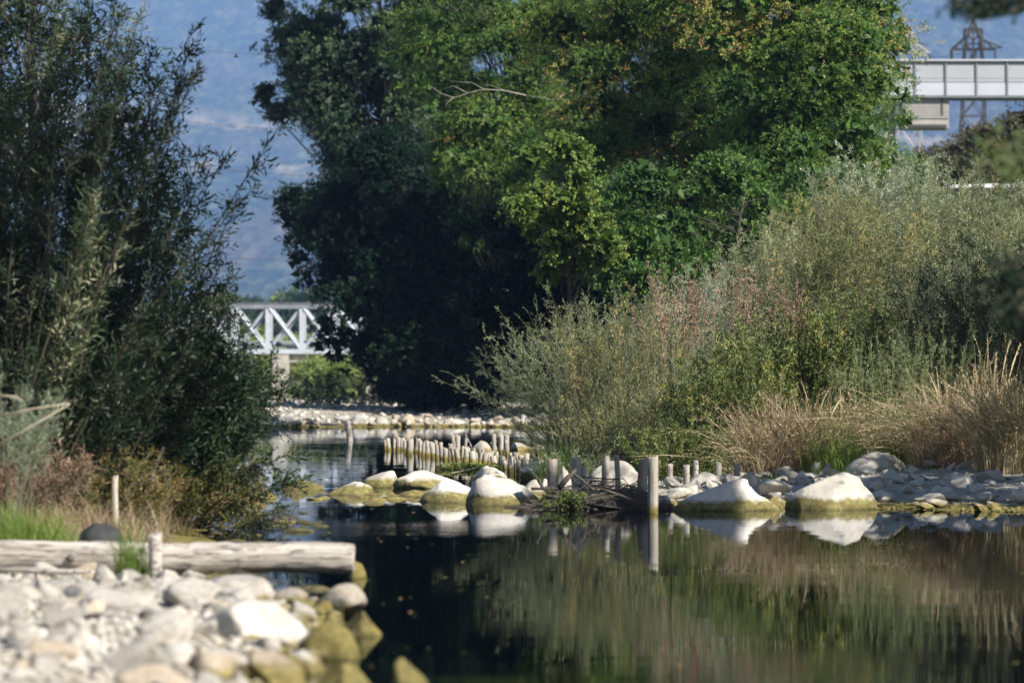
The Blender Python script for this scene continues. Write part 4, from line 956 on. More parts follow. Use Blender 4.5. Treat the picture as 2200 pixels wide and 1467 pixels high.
shrub('sapling', 'upright whippy shoots with pale leaves rising from the yellowing willow', **px_shrub(1330, 66.5), rx=0.9, ry=0.2, h=4.0, nst=7, leaf='willow_silver', seed=41, fan=0.3, side=(12, 0.16, 5), LL=0.08, LW=0.022, group=None, tint0=0.5, bare=0.55, cat='young tree')
shrub('bramble_shrub', 'brown twiggy bare shrub at the foot of the silvery willow', **px_shrub(1540, 77), rx=0.8, ry=0.4, h=2.7, nst=60, leaf='willow_yellow', seed=42, fan=0.4, side=(10, 0.3, 3), LL=0.04, LW=0.012, group=GS, tint0=0.1, bare=0.2)
shrub('weed_clump', 'bright green leafy weeds between the two tan grass clumps', **px_shrub(1550, 60.5), rx=1.3, ry=0.5, h=2.2, nst=110, leaf='weed', seed=43, fan=0.25, side=(22, 0.14, 5), LL=0.07, LW=0.024, group='weed clumps of the right bank', tint0=0.5, stem='stem_green', bare=0.1, cat='weeds')
shrub('weed_clump', 'tall dark green leafy weeds in the middle of the right bank', **px_shrub(1720, 61.6), rx=1.7, ry=0.5, h=2.9, nst=150, leaf='weed', seed=44, fan=0.2, side=(26, 0.14, 5), LL=0.085, LW=0.03, group='weed clumps of the right bank', tint0=0.5, stem='stem_green', bare=0.1, cat='weeds')
shrub('weed_clump', 'low green weeds spilling down beside the wattle fence', **px_shrub(1450, 59.8), rx=0.9, ry=0.4, h=1.2, nst=60, leaf='weed', seed=45, fan=0.5, side=(20, 0.14, 5), LL=0.06, LW=0.024, group='weed clumps of the right bank', tint0=0.5, stem='stem_green', bare=0.05, cat='weeds', grav=0.5)
shrub('weed_clump', 'mixed yellow and brown weeds below the yellowing willow', **px_shrub(1330, 62), rx=1.0, ry=0.5, h=1.8, nst=80, leaf='willow_yellow', seed=46, fan=0.4, side=(22, 0.2, 6), LL=0.045, LW=0.013, group='weed clumps of the right bank', tint0=0.35, bare=0.1, cat='weeds', stem='stem')
shrub('weed_clump', 'small grey green weeds at the water edge behind the driftwood heap', **px_shrub(1240, 58.5), rx=0.55, ry=0.4, h=0.75, nst=40, leaf='willow_grey', seed=47, fan=0.5, side=(18, 0.14, 6), LL=0.04, LW=0.012, group='weed clumps of the right bank', tint0=0.2, bare=0.05, cat='weeds')
shrub('mugwort_clump', 'silvery mugwort spires among the green weeds', **px_shrub(1900, 59.8), rx=1.0, ry=0.4, h=2.35, nst=52, leaf='willow_grey', seed=48, fan=0.22, side=(34, 0.12, 6), LL=0.045, LW=0.009, group='mugwort clumps', tint0=0.35, stem='stem_green', bare=0.1, cat='weeds')
shrub('mugwort_clump', 'feathery silver mugwort against the black shade near the right edge', **px_shrub(2035, 60.2), rx=0.5, ry=0.3, h=2.6, nst=22, leaf='willow_grey', seed=49, fan=0.3, side=(36, 0.14, 7), LL=0.045, LW=0.009, group='mugwort clumps', tint0=0.45, stem='stem_green', bare=0.15, cat='weeds')
for i, (px, py, D1, rx, n_, lab) in enumerate([(1460, 530, 62.5, 0.5, 40, 'rust coloured dock seed heads below the silvery willow'),
                                        (1605, 505, 63, 0.26, 26, 'rust coloured dock seed heads right of the wider rusty patch'),
                                        (1700, 575, 62, 0.3, 22, 'pale rusty seed heads above the tall dark weeds')]):
    gy = gz(X(px, D1), D1)
    shrub('dock_clump', lab, X(px, D1), D1, rx, 0.3, Z(py, D1) - gy, n_, 'rust', 50 + i, fan=0.08, side=(26, 0.09, 5), LL=0.03, LW=0.02, bare=0.72, tint0=0.5, cat='weeds', group='dock clumps', hv=0.12, grav=0.05)
# fill on the slope: uncountable ground cover
def cover(name, pts, leafn, seed, n, hgt, LL, LW, tint0=0.3, pw=1.4, patch=None):
    global TRI; TRI = LL > 0.1
    rng = np.random.default_rng(seed)
    x0_, x1_, y0_, y1_ = pts
    x = rng.uniform(x0_, x1_, n); y = rng.uniform(y0_, y1_, n); z = ground_z(x, y); k = (water_sd(x, y) > 0.6) & (True if patch is None else wob(x + patch, y, 2.2) > -0.02)
    O = np.column_stack([x, y, z + rng.uniform(0, 1, n) ** pw * hgt * (0.7 + 0.4 * wob(x, y, 1.2))])[k]
    dv = unit(rng.normal(size=O.shape) * 0.6 + [0, -0.1, 0.9])
    mb = MB(); sprays(mb, rng, O, dv, 0.22, 7, LL, LW, 0.6, 0.1, np.clip(rng.normal(tint0, 0.15, len(O)), 0, 1), 0.12, 0, 0.003, 1)
    TRI = False
    return tag(mb.build(name, [M[leafn], M['stem']]), kind='stuff')
cover('undergrowth', (1.6, 13, 60, 84), 'weed_dark', 61, 3500, 1.2, 0.075, 0.024)
cover('slope_plants', (1.9, 9.6, 62, 76), 'willow_grey', 611, 6500, 2.0, 0.055, 0.014, 0.5, 0.6, 0.0)
cover('slope_plants', (1.9, 9.6, 62, 76), 'willow_yellow', 612, 5200, 2.1, 0.05, 0.015, 0.55, 0.6, 40.0)
cover('slope_plants', (2.4, 7.6, 60.5, 68), 'weed', 613, 4200, 1.7, 0.07, 0.026, 0.45, 0.7, 80.0)
cover('undergrowth', (0.9, 16, 84, 112), 'weed_dark', 62, 4200, 1.6, 0.12, 0.05)
cover('undergrowth', (10, 24, 112, 150), 'far_tree', 65, 5200, 1.3, 0.16, 0.08)
cover('undergrowth', (-16, -5.6, 56, 140), 'weed_dark', 63, 1500, 1.0, 0.12, 0.04)
cover('undergrowth', (-9, 4.2, 152, 172), 'weed_dark', 64, 2000, 1.6, 0.16, 0.07, 0.1)
# dark thicket at the right edge, under the shade of the big riverside trees
shrub('willow_shrub', 'shaded dark willow thicket at the right edge above the arching reeds', X(2170, 62), 62, 1.1, 0.7, 3.6, 110, 'weed_dark', 71, fan=0.35, side=(26, 0.28, 7), LL=0.08, LW=0.02, group=GS, tint0=0.2, bare=0.1)
shrub('willow_shrub', 'dark shaded willow between the mugwort and the silver willow', X(2060, 65), 65, 0.9, 0.5, 2.9, 80, 'weed_dark', 72, fan=0.3, side=(26, 0.26, 7), LL=0.07, LW=0.018, group=GS, tint0=0.35, bare=0.1)
# grasses of the right bank
GG = 'dry grass clumps of the right bank'
grass('dry_grass_clump', 'sandy reddish dry grass clump left of the green weeds, above the wedge boulder', X(1690, 58.4), 58.4, 0.75, 0.35, 1.55, 1250, 'dry_red', 81, lean=0.5, w=0.006, plume=0.35, group=GG)
grass('dry_grass_clump', 'thin straw stalks bent low over the cobbles by the wattle fence', X(1630, 57.8), 57.8, 0.4, 0.25, 1.25, 60, 'dry', 82, lean=0.9, w=0.007, plume=0.7, group=GG, bias=(-0.25, -0.1))
grass('dry_grass_clump', 'yellowish mixed dry grass above the big angular boulder', X(1830, 58.8), 58.8, 0.95, 0.4, 1.35, 950, 'dry', 83, lean=0.5, w=0.006, plume=0.3, group=GG, tint0=0.4)
grass('dry_grass_clump', 'large pale arching dry reed clump near the right edge', X(2080, 57.3), 57.3, 0.85, 0.5, 1.7, 1300, 'dry_red', 84, lean=0.8, w=0.0065, plume=0.4, group=GG, tint0=0.55)
grass('dry_grass_clump', 'tall straw stalks rising highest out of the arching reed clump', X(2120, 59), 59, 0.22, 0.2, 2.15, 60, 'dry', 85, lean=0.16, w=0.007, plume=0.8, group=GG, hv=0.35)
grass('dry_grass_clump', 'straw seed heads arching left out of the reed clump', X(2050, 57.8), 57.8, 0.6, 0.3, 1.95, 150, 'dry', 86, lean=0.85, w=0.008, plume=1.0, group=GG, bias=(-0.35, -0.1), tint0=0.7)
grass('dry_grass_clump', 'dry reeds cut by the right edge of the view, half in shade', X(2190, 55.8), 55.8, 0.6, 0.4, 1.9, 1100, 'dry', 87, lean=0.5, w=0.0065, plume=0.4, group=GG)
grass('dry_grass_clump', 'wispy tan grass in front of the yellow and brown weeds', X(1570, 62), 62, 0.5, 0.3, 1.9, 420, 'dry', 88, lean=0.3, w=0.005, plume=0.5, group=GG)
grass('green_grass_clump', 'tall green reeds mixed into the arching dry clump near the right edge', X(2000, 58.6), 58.6, 0.9, 0.35, 1.5, 500, 'grass', 894, lean=0.5, w=0.006, tint0=0.25)
grass('green_grass_clump', 'green blades growing among the sandy grass left of the angular boulder', X(1745, 58.6), 58.6, 0.7, 0.3, 1.25, 420, 'grass', 895, lean=0.4, w=0.006, tint0=0.3)
grass('green_grass_clump', 'green grass blades growing through the dry grass above the angular boulder', X(1790, 58.1), 58.1, 0.5, 0.25, 0.95, 420, 'grass', 89, lean=0.4, w=0.007)
grass('green_grass_clump', 'grey green grass hanging at the foot of the rounded willow', X(1215, 62), 62, 0.5, 0.3, 0.9, 500, 'grass', 90, lean=0.5, w=0.006, tint0=0.2)
rng = np.random.default_rng(92); mbx = MB()
grass('shore_plants', None, X(1700, 56.8), 56.8, 2.4, 0.7, 0.2, 700, 'grass', 91, lean=0.6, w=0.008, kind='stuff', cat=None)
# water weed beside the pile row
shrub('water_weed', 'green water weed growing at the foot of the pile row', X(1010, 74), 74, 1.0, 0.5, 0.15, 60, 'weed', 93, fan=0.7, side=(8, 0.1, 5), LL=0.06, LW=0.03, base_z=0.0, stem='stem_green', cat='water plants', bare=0.0, tint0=0.7)
shrub('water_weed', 'shaded green weed on the water side of the driftwood heap', X(1215, 51.2), 51.2, 0.35, 0.2, 0.32, 30, 'weed', 94, fan=0.5, side=(10, 0.1, 5), LL=0.05, LW=0.022, base_z=0.0, stem='stem_green', cat='water plants', bare=0.0, tint0=0.4)
# white forked branch between the piles
mb = MB()
for seg, w in [([(1000, 934), (1006, 945), (1012, 956), (1014, 968)], .012), ([(1012, 956), (1004, 962), (1000, 972)], .007)]:
    tube(mb, [P(a, b, 82) for a, b in seg], w, 6)
tag(mb.build('forked_branch', M['log'], smooth=True), 'thin white forked branch sticking up between the tall piles', 'branch')
mb = MB(); tube(mb, [P(970, 1016, 66), P(1000, 1010, 67), P(1030, 1004, 68)], 0.012, 6)
tag(mb.build('driftwood_stick', M['twig_pale'], smooth=True), 'thin pale stick floating before the pile row behind the spit', 'branch')

# ---- left bank willows
GL = 'willows of the left bank'
def lw(label, px, D, rx, h, nst, seed, fan, bias, leaf='willow_near', tint0=0.45, grav=0.3, LL=0.10, LW=0.023, side=(30, 0.32, 8), bare=0.15, ry=0.6, hv=0.35, stem_r=0.012):
    shrub('willow_tree', label, X(px, D), D, rx, ry, h, nst, leaf, seed, fan=fan, side=side, LL=LL, LW=LW, bias=bias, grav=grav, tint0=tint0, group=GL, bare=bare, cat='tree', hv=hv, stem_r=stem_r, stem_sides=4, stem='stem_dark')
lw('main dark willow of the left bank, its crown leaning right over the river', 30, 43, 1.3, 7.0, 85, 101, 0.30, (0.0, 0, 0), side=(60, 0.36, 8))
lw('outer left willow with bluish leaves at the left edge', -60, 40.5, 1.1, 6.2, 50, 102, 0.35, (0.02, 0, 0), side=(54, 0.34, 8), tint0=0.55)
lw('mid height willow whose boughs reach toward the bridge', 190, 44.5, 0.9, 3.9, 64, 103, 0.5, (0.12, 0, 0), side=(48, 0.34, 8), tint0=0.4)
lw('low willow with long boughs sweeping out over the water', 310, 45.5, 0.8, 2.5, 75, 104, 0.75, (0.16, 0, 0), side=(38, 0.3, 8), tint0=0.35, grav=0.5)
lw('yellowish low willow skirt touching the water on the left bank', 380, 45, 0.9, 1.25, 70, 105, 1.0, (0.20, 0, 0), leaf='willow_low', side=(26, 0.24, 7), LL=0.06, LW=0.017, grav=0.7, tint0=0.5, ry=0.5)
lw('dark shaded willow filling the left edge at mid height', 40, 41.5, 1.1, 3.2, 80, 106, 0.5, (0.1, 0, 0), side=(40, 0.3, 8), tint0=0.25)
for lab, pol, n_, D1, sd, t0 in [
        ('broad drooping willow mass filling the left side behind the nearer willows', [(-100, -150), (150, -150), (230, 0), (250, 150), (280, 300), (370, 400), (400, 560), (400, 700), (470, 800), (480, 880), (330, 930), (-100, 960)], 74, 46.5, 120, 0.38),
        ('low drooping willow boughs over the water below the broad willow mass', [(250, 690), (440, 700), (530, 800), (545, 870), (500, 905), (430, 960), (300, 990), (230, 900)], 26, 45.0, 121, 0.45)]:
    rg2 = np.random.default_rng(sd); cl = envelope(rg2, D1, pol, n_, 0.40 if sd == 120 else 0.30, 0.9, squash=0.9)
    tree('willow_tree', lab, (X(60 if sd == 120 else 300, D1), D1, gz(X(60, D1), D1)), cl, 'willow_near', 'bark', sd, dens=24 if sd == 120 else 40, spray=(0.42, 12, 0.095, 0.02), splay=0.35, droop=0.55, trunk_r=0.1, isc=0.4, tri=True, up=0.1, tint0=t0, tvar=0.2, group='willows of the left bank', outward=0.5)
shrub('bramble_shrub', 'brown leaved tangled shrub under the main willow on the left bank', X(190, 41.5), 41.5, 0.75, 0.4, 1.15, 90, 'willow_low', 107, fan=0.7, side=(22, 0.2, 7), LL=0.05, LW=0.018, tint0=0.75, grav=0.6, bare=0.05, group='undershrubs of the left bank')
shrub('bramble_shrub', 'rust brown tangled shrub at the left edge under the willow', X(40, 40), 40, 0.6, 0.4, 1.1, 70, 'rust', 108, fan=0.6, side=(18, 0.2, 6), LL=0.06, LW=0.014, tint0=0.1, grav=0.6, bare=0.05, group='undershrubs of the left bank')
shrub('fir_sapling', 'pale blue green feathery sapling at the left edge among the willows', X(20, 37), 37, 0.22, 0.2, 1.9, 22, 'willow_silver', 109, fan=0.4, side=(34, 0.2, 12), LL=0.05, LW=0.006, tint0=0.2, cat='young tree', bare=0.55)
# a cluster of pale turned leaves on the willow
wt = bpy.data.objects['willow_tree']; o_ = np.array(wt.location); mb = MB(); r = np.random.default_rng(5)
for (px, py, n_) in [(205, 545, 14), (200, 520, 8), (170, 620, 6), (110, 585, 6), (305, 235, 5), (150, 560, 5)]:
    O = np.array([P(px + r.normal(0, 8), py + r.normal(0, 16), 40.8) for _ in range(n_)]) - o_
    leaves(mb, r, O, unit(r.normal(size=(n_, 3)) * 0.4 + [0, 0, -1]), 0.12, 0.04, 0.98)
mb.build('pale_leaves', M['willow_near'], wt)
# two slim dark trunks and stems at the water edge
for i, (a, b, lab) in enumerate([([(350, 940), (352, 1000), (356, 1060), (358, 1105)], 44, 'slim dark trunk standing at the left water edge'), ([(352, 960), (330, 1010), (322, 1060), (318, 1100)], 43.5, 'thin dark leaning stem beside the slim trunk at the left water edge')]):
    mb = MB(); tube(mb, [P(x, y, b) for x, y in a], [0.018, 0.022, 0.028, 0.034], 7)
    tag(mb.build('dead_sapling', M['bark'], smooth=True), lab, 'young tree')
# grasses on the left
grass('green_grass_clump', 'fresh green grass tussock at the left edge behind the log', X(55, 34.6), 34.6, 0.45, 0.3, 0.62, 900, 'grass', 111, lean=0.35, w=0.005, tint0=0.5)
grass('green_grass_clump', 'grass tuft growing in front of the log just left of the pale post', X(285, 31.4), 31.4, 0.13, 0.12, 0.58, 190, 'grass', 112, lean=0.3, w=0.005, tint0=0.4)
grass('dry_grass_clump', 'brown withered grass on the left bank behind the black boulder', X(180, 38.5), 38.5, 0.9, 0.8, 0.55, 900, 'dry_red', 113, lean=0.6, w=0.005)
grass('dry_grass_clump', 'withered straw at the foot of the slim trunk by the left water edge', X(330, 42), 42, 0.5, 0.5, 0.5, 420, 'dry', 114, lean=0.7, w=0.005, tint0=0.2)
grass('bank_grass', None, X(140, 29), 29, 1.0, 3.2, 0.10, 700, 'grass', 115, lean=0.5, w=0.004, kind='stuff', cat=None)
for i, (px, py) in enumerate([(290, 1400), (100, 1360), (330, 1390), (60, 1250)]):
    D1 = Dof(py + 20, 0.1)
    grass('grass_tuft', ['tiny grass tuft between pale stones in the middle of the near bank', 'small grass tuft beside the pale stone at the left edge', 'sparse grass blades right of the tiny tuft on the near bank', 'low grass tuft just below the left part of the log'][i], X(px, D1), D1, 0.07, 0.07, 0.14, 40, 'grass', 116 + i, lean=0.4, w=0.004)
# foreground broad dry stalks, left edge
mb = MB()
for a in ([(0, 895), (60, 880), (150, 866)], [(-20, 965), (60, 920), (150, 868)], [(0, 850), (30, 852), (50, 862)]):
    tube(mb, [P(x, y, 33) for x, y in a], [0.012, 0.01, 0.006], 5)
tag(mb.build('dry_stalks', M['twig_pale'], smooth=True), 'thick dry stalks poking in from the left edge before the willow', 'stalks')

# ---- riverside trees on the near right, mostly outside the picture; one reaches in, the unseen crowns are placed and shaped to shade the banks
def bigtree(label, bx, by, h0, h1, rad, seed, dens=3.5, n=26, cr=1.1, spray=(0.5, 8, 0.13, 0.06), cx=None, cy=None):
    rng = np.random.default_rng(seed); cl = []
    cx = bx if cx is None else cx; cy = by if cy is None else cy
    for i in range(n):
        a = rng.uniform(0, 6.283); q = math.sqrt(rng.uniform(0, 1)) * rad; zz = rng.uniform(h0, h1)
        cl.append((cx + math.cos(a) * q, cy + math.sin(a) * q, zz, cr, cr, cr * 0.7))
    return tree('alder_tree', label, (bx, by, gz(bx, by)), cl, 'shaded_leaf', 'bark', seed, dens=dens, spray=spray, trunk_r=0.2, group='alders of the near right bank')
cl = [(11.8 + 0.72 * q + 1.017 * (z_ - 10), 43.2 - 1.05 * q - 0.853 * (z_ - 10), z_, 0.33, 0.33, 0.36) for q in np.linspace(-1.35, 1.3, 13) for z_ in (9.7, 10.2)]  # clumps strung along the sun's slant, shaped only to shade the piles
tree('alder_tree', 'unseen alder on the right bank, crown shaped to shade the driftwood heap', (11.3, 43.4, gz(11.3, 43.4)), cl, 'shaded_leaf', 'bark', 201, dens=75, spray=(0.2, 8, 0.10, 0.06), trunk_r=0.12, group='alders of the near right bank', limb=False)
bigtree('unseen alder on the right bank, crown placed to shade the willow thicket at the edge', 13.4, 57.0, 4.6, 9.4, 1.4, 204, n=24)
bigtree('unseen alder on the right bank, crown placed to shade the reeds at the right edge', 11.8, 49.5, 3.5, 8.5, 2.1, 202, n=30)
bigtree('unseen alder on the right bank, crown placed to shade the left bank willow', 6.9, 34.2, 12.8, 15.4, 2.2, 203, n=36, cx=5.2, cy=34.6)
# near tree with blurred boughs entering at the right edge
e = empty('alder_tree', (5.0, 22.5, 0.3), 'nearest alder, its blurred boughs hanging in at the top right and right edge', 'tree', 'alders of the near right bank')
o_ = np.array(e.location); tb = MB()
tube(tb, np.array([[0, 0, -0.3], [0.05, 0, 1.5], [0, 0.1, 3.2], [0.1, 0, 5.2]]), [0.14, 0.12, 0.09, 0.03], 9)
limbs = [[(5.0, 22.5, 3.3), tuple(P(2260, 10, 22.2)), tuple(P(2200, 18, 22)), tuple(P(2140, 36, 22)), tuple(P(2085, 44, 22))],
         [(5.0, 22.5, 2.6), tuple(P(2300, 260, 22.2)), tuple(P(2190, 300, 22.2)), tuple(P(2130, 340, 22.2))],
         [(5.0, 22.5, 2.0), tuple(P(2290, 500, 22.2)), tuple(P(2180, 560, 22.2)), tuple(P(2110, 570, 22.2))]]
for l in limbs: tube(tb, np.array(l) - o_, np.linspace(0.03, 0.005, len(l)), 5)
tb.build('trunk', M['bark'], e, True)
mb = MB(); r = np.random.default_rng(6)
for (px, py, sx, sy, n_, t0) in [(2110, 6, 30, 9, 70, -1), (2180, 0, 22, 9, 50, -1), (2165, 310, 26, 28, 30, 0.35), (2188, 360, 16, 24, 22, 0.3), (2178, 590, 26, 28, 60, -1), (2195, 640, 16, 30, 40, -1)]:
    O = np.array([P(px + r.normal(0, sx), py + r.normal(0, sy), 22 + r.normal(0, 0.2)) for _ in range(n_)]) - o_
    sprays(mb, r, O, unit(r.normal(size=(n_, 3)) * 0.5 + [-0.7, 0, -0.4]), 0.05 if py < 20 else 0.10, 4, 0.055 if py < 20 else 0.07, 0.026, 0.5, 0.2, max(t0, 0.2), 0.1, 2 if t0 < 0 else 0)  # backlit clusters get the leaf with shade in its colour
for i in range(60):
    c = np.array([r.uniform(-0.3, 1.8), r.uniform(-1.5, 1.5), r.uniform(2.6, 5.5)]); n_ = 14
    sprays(mb, r, c + r.normal(0, 0.3, (n_, 3)), unit(r.normal(size=(n_, 3))), 0.25, 6, 0.07, 0.04, 0.6, 0.2, 0.4, 0.1)
mb.build('crown', [M['weed'], M['stem'], M['shaded_leaf']], e)

# ------------------------------------------------------------------ bridge
DB = 232
bz0, bz1 = Z(760, DB), Z(652, DB)
be = empty('truss_bridge', (X(650, DB), DB, 0.6), 'pale painted steel truss bridge crossing the valley behind the gravel bar', 'bridge')
bo = np.array(be.location)
def bpart(name, fn, mat='bridge'):
    mb = MB(); fn(mb); mb.v = [v - bo for v in mb.v]; return mb.build(name, M[mat], be)
xa, xb = X(352 - 73, DB), X(1159, DB); sp_ = 73 / F * DB
nv = int(round((xb - xa) / sp_)); W_ = 3.6
for yy, nm in ((DB, 'near'), (DB + W_, 'far')):
    bpart('top_chord', lambda mb: box(mb, ((xa + xb) / 2, yy, bz1 - 0.13), (xb - xa, 0.3, 0.26)), 'bridge_dark')  # darker grey on the chord stands in for its shaded underside
    bpart('bottom_chord', lambda mb: box(mb, ((xa + xb) / 2, yy, bz0 + 0.14), (xb - xa, 0.3, 0.28)), 'bridge')
    bpart('cap_rail', lambda mb: box(mb, ((xa + xb) / 2, yy, bz1 + 0.02), (xb - xa, 0.42, 0.04)), 'bridge_dark')
    for i in range(nv + 1):
        x = X(575, DB) + (i - round((X(575, DB) - xa) / sp_)) * sp_
        bpart('vertical', lambda mb: box(mb, (x, yy - 0.002, (bz0 + bz1) / 2), (0.26 if nm == 'near' else 0.16, 0.2, bz1 - bz0 - 0.5)))
        if i < nv:
            bpart('diagonal', lambda mb: bar(mb, (x + 0.1, yy + 0.09, bz0 + 0.3), (x + sp_ - 0.1, yy + 0.09, bz1 - 0.3), 0.13 if nm == 'near' else 0.09))
            bpart('diagonal', lambda mb: bar(mb, (x + 0.1, yy - 0.09, bz1 - 0.3), (x + sp_ - 0.1, yy - 0.09, bz0 + 0.3), 0.13 if nm == 'near' else 0.09))
            if nm == 'near': bpart('gusset_plate', lambda mb: box(mb, (x, yy - 0.125, bz0 + 0.45), (0.5, 0.03, 0.4)))
bpart('deck', lambda mb: box(mb, ((xa + xb) / 2, DB + W_ / 2, bz0 + 0.3), (xb - xa, W_ - 0.4, 0.16)), 'bridge_dark')
for i in range(0, nv + 1, 1):
    x = X(575, DB) + (i - round((X(575, DB) - xa) / sp_)) * sp_
    bpart('cross_beam', lambda mb: box(mb, (x, DB + W_ / 2, bz1 - 0.35), (0.12, W_ - 0.3, 0.14)))
bpart('pipe', lambda mb: tube(mb, [(xa, DB + 1.6, bz0 + 0.62), (xb, DB + 1.6, bz0 + 0.62)], 0.17, 10), 'bridge_dark')
def taper(mb, px0, px1, y, zb_, zt, dp):
    x0_, x1_ = X(px0, DB), X(px1, DB)
    box(mb, ((x0_ + x1_) / 2, y, (zb_ + zt) / 2), (x1_ - x0_, dp, zt - zb_))
bpart('pier', lambda mb: taper(mb, 586, 621, DB + 0.5, -0.4, bz0 - 0.02, 1.2), 'concrete')
bpart('pier', lambda mb: taper(mb, 638, 655, DB + 0.2, -0.4, bz0 - 0.9, 0.6), 'concrete')
bpart('pier_cap', lambda mb: taper(mb, 578, 662, DB + 2.0, bz0 - 0.5, bz0 - 0.02, 3.6), 'concrete')
bpart('pier', lambda mb: taper(mb, 612, 660, DB + 3.4, -0.4, bz0 - 0.5, 0.7), 'concrete')
bpart('pier', lambda mb: taper(mb, 784, 796, DB + 2.0, -0.4, bz0 - 0.02, 1.0), 'concrete')
bpart('abutment', lambda mb: taper(mb, 250, 330, DB + 1.8, -0.4, bz0 - 0.02, 4.5), 'concrete')
bpart('abutment', lambda mb: taper(mb, 1100, 1190, DB + 1.8, -0.4, bz0 - 0.02, 4.5), 'concrete')
# willows and rocks around the bridge
def bush(px, py0, D1, wpx, lab, leafn, seed, n=16, r=0.9):
    rng = np.random.default_rng(seed); g0 = gz(X(px, D1), D1)
    pb = HY - (g0 - H) * F / D1
    cl = envelope(rng, D1, [(px - wpx / 2, pb), (px - wpx * 0.45, py0 + 20), (px, py0), (px + wpx * 0.45, py0 + 20), (px + wpx / 2, pb)], n, r, 1.5)
    tree('willow_bush', lab, (X(px, D1), D1, g0), cl, leafn, 'bark', seed, dens=9, spray=(0.4, 9, 0.14, 0.045), trunk_r=0.08, group='bushes round the bridge', cat='bush', tint0=0.5)
bush(700, 778, 222, 120, 'bright green willow bush under the bridge span', 'far_green', 301, 22, 0.8)
bush(775, 765, 245, 90, 'grey green willow bush right of the bright one under the bridge', 'willow_grey', 302, 14, 0.9)
bush(545, 720, 250, 150, 'green bush behind the bridge left of its pier', 'far_green', 303, 18, 1.2)
bush(650, 742, 262, 260, 'wide green thicket behind the bridge seen through the truss', 'far_green', 304, 34, 1.3)
boulder(690, 735, 857, 872, 'reddish stone in front of the bright bush under the bridge', 310, 'rock_tan', D=205, z=0.6, sub=3)
boulder(575, 640, 856, 876, 'pale rubble stone at the foot of the bridge pier', 311, 'rock', D=215, z=0.6, sub=3)

# tree line and village at the mountain foot
r = np.random.default_rng(88)
for i in range(16):
    D1 = r.uniform(620, 1050); px = 440 + i * 18 + r.normal(0, 8); zt = r.uniform(4, 9) + 0.012 * D1
    g0 = gz(X(px, D1), D1); rr = r.uniform(3, 5.5); cx_ = X(px, D1)
    cl = [(cx_ + r.normal(0, rr * 0.4), D1 + r.normal(0, 1), g0 + zt * f_, rr, rr, rr * 0.8) for f_ in (0.4, 0.6, 0.8)]
    tree('distant_tree', 'hazy green tree of the far line seen just over the bridge rail', (cx_, D1, g0), cl, 'far_green' if i % 3 == 0 else 'weed_dark', 'bark', 400 + i, dens=0.9, spray=(1.0, 5, 0.9, 0.7), trunk_r=0.3, group='far tree line over the bridge', limb=False)
he = empty('house', (X(500, 1180), 1180, 12), 'tiny pale house with a red roof at the foot of the hazy mountain', 'house')
mb = MB(); box(mb, (0, 0, 4), (12, 9, 8)); mb.build('wall', M['white_panel'], he)
mb = MB(); mb.quads([[-6.6, -5, 8], [6.6, -5, 8], [6.6, 0, 11], [-6.6, 0, 11], [-6.6, 5, 8], [6.6, 5, 8]], [[0, 1, 2, 3], [3, 2, 5, 4], [0, 3, 4, 4], [1, 5, 2, 2]])
mb.build('roof', solid('roof_tile', (0.25, 0.10, 0.07), (0.32, 0.14, 0.10), 1, 0.9, 0), he)
for x in (-3, 0, 3):
    mb = MB(); box(mb, (x, -4.55, 5), (1.2, 0.1, 1.6)); mb.build('window', M['glass_dark'], he)

# ------------------------------------------------------------------ gallery, pylons, wires, van
DG = 225
ge = empty('elevated_gallery', (X(2080, DG), DG, 7), 'white panelled elevated gallery crossing behind the grove at the top right', 'gallery')
go = np.array(ge.location)
def gpart(name, fn, mat):
    mb = MB(); fn(mb); mb.v = [v - go for v in mb.v]; return mb.build(name, M[mat], ge)
zt, zm, zl = Z(131, DG), Z(177, DG), Z(206, DG); st_ = 66 / F * DG
for i in range(-4, 5):
    x = X(2032.5, DG) + i * st_
    gpart('upper_panel', lambda mb: box(mb, (x + st_ / 2, DG, (zt + zm) / 2 - 0.03), (st_ - 0.12, 0.1, zt - zm - 0.1)), 'grey_panel')
    gpart('lower_panel', lambda mb: box(mb, (x + st_ / 2, DG - 0.03, (zl + zm) / 2), (st_ - 0.12, 0.1, zm - zl - 0.04)), 'white_panel')
    gpart('mullion', lambda mb: box(mb, (x, DG - 0.06, (zt + zl) / 2), (0.1, 0.16, zt - zl)), 'bridge_dark')
xg0, xg1 = X(2032.5, DG) - 4 * st_, X(2032.5, DG) + 5 * st_
gpart('roof_edge', lambda mb: box(mb, ((xg0 + xg1) / 2, DG + 1.2, zt + 0.03), (xg1 - xg0, 2.9, 0.1)), 'white_panel')
gpart('transom', lambda mb: box(mb, ((xg0 + xg1) / 2, DG - 0.055, Z(167, DG)), (xg1 - xg0, 0.03, 0.05)), 'grey_panel')
gpart('floor_beam', lambda mb: box(mb, ((xg0 + xg1) / 2, DG + 1.2, zl - 0.06), (xg1 - xg0, 2.7, 0.1)), 'bridge_dark')
gpart('back_wall', lambda mb: box(mb, ((xg0 + xg1) / 2, DG + 2.5, (zt + zl) / 2), (xg1 - xg0, 0.1, zt - zl - 0.1)), 'white_panel')
xs0, xs1 = X(1940, DG), X(2040, DG)
gpart('housing', lambda mb: box(mb, ((xs0 + xs1) / 2, DG + 1.3, (Z(210, DG) + Z(276, DG)) / 2), (xs1 - xs0, 2.2, Z(210, DG) - Z(276, DG) - 0.05)), 'slat')
for k in range(7):
    gpart('slat', lambda mb: box(mb, ((xs0 + xs1) / 2, DG + 0.17, Z(214 + k * 6.2, DG)), (xs1 - xs0 - 0.04, 0.07, 0.13)), 'slat')
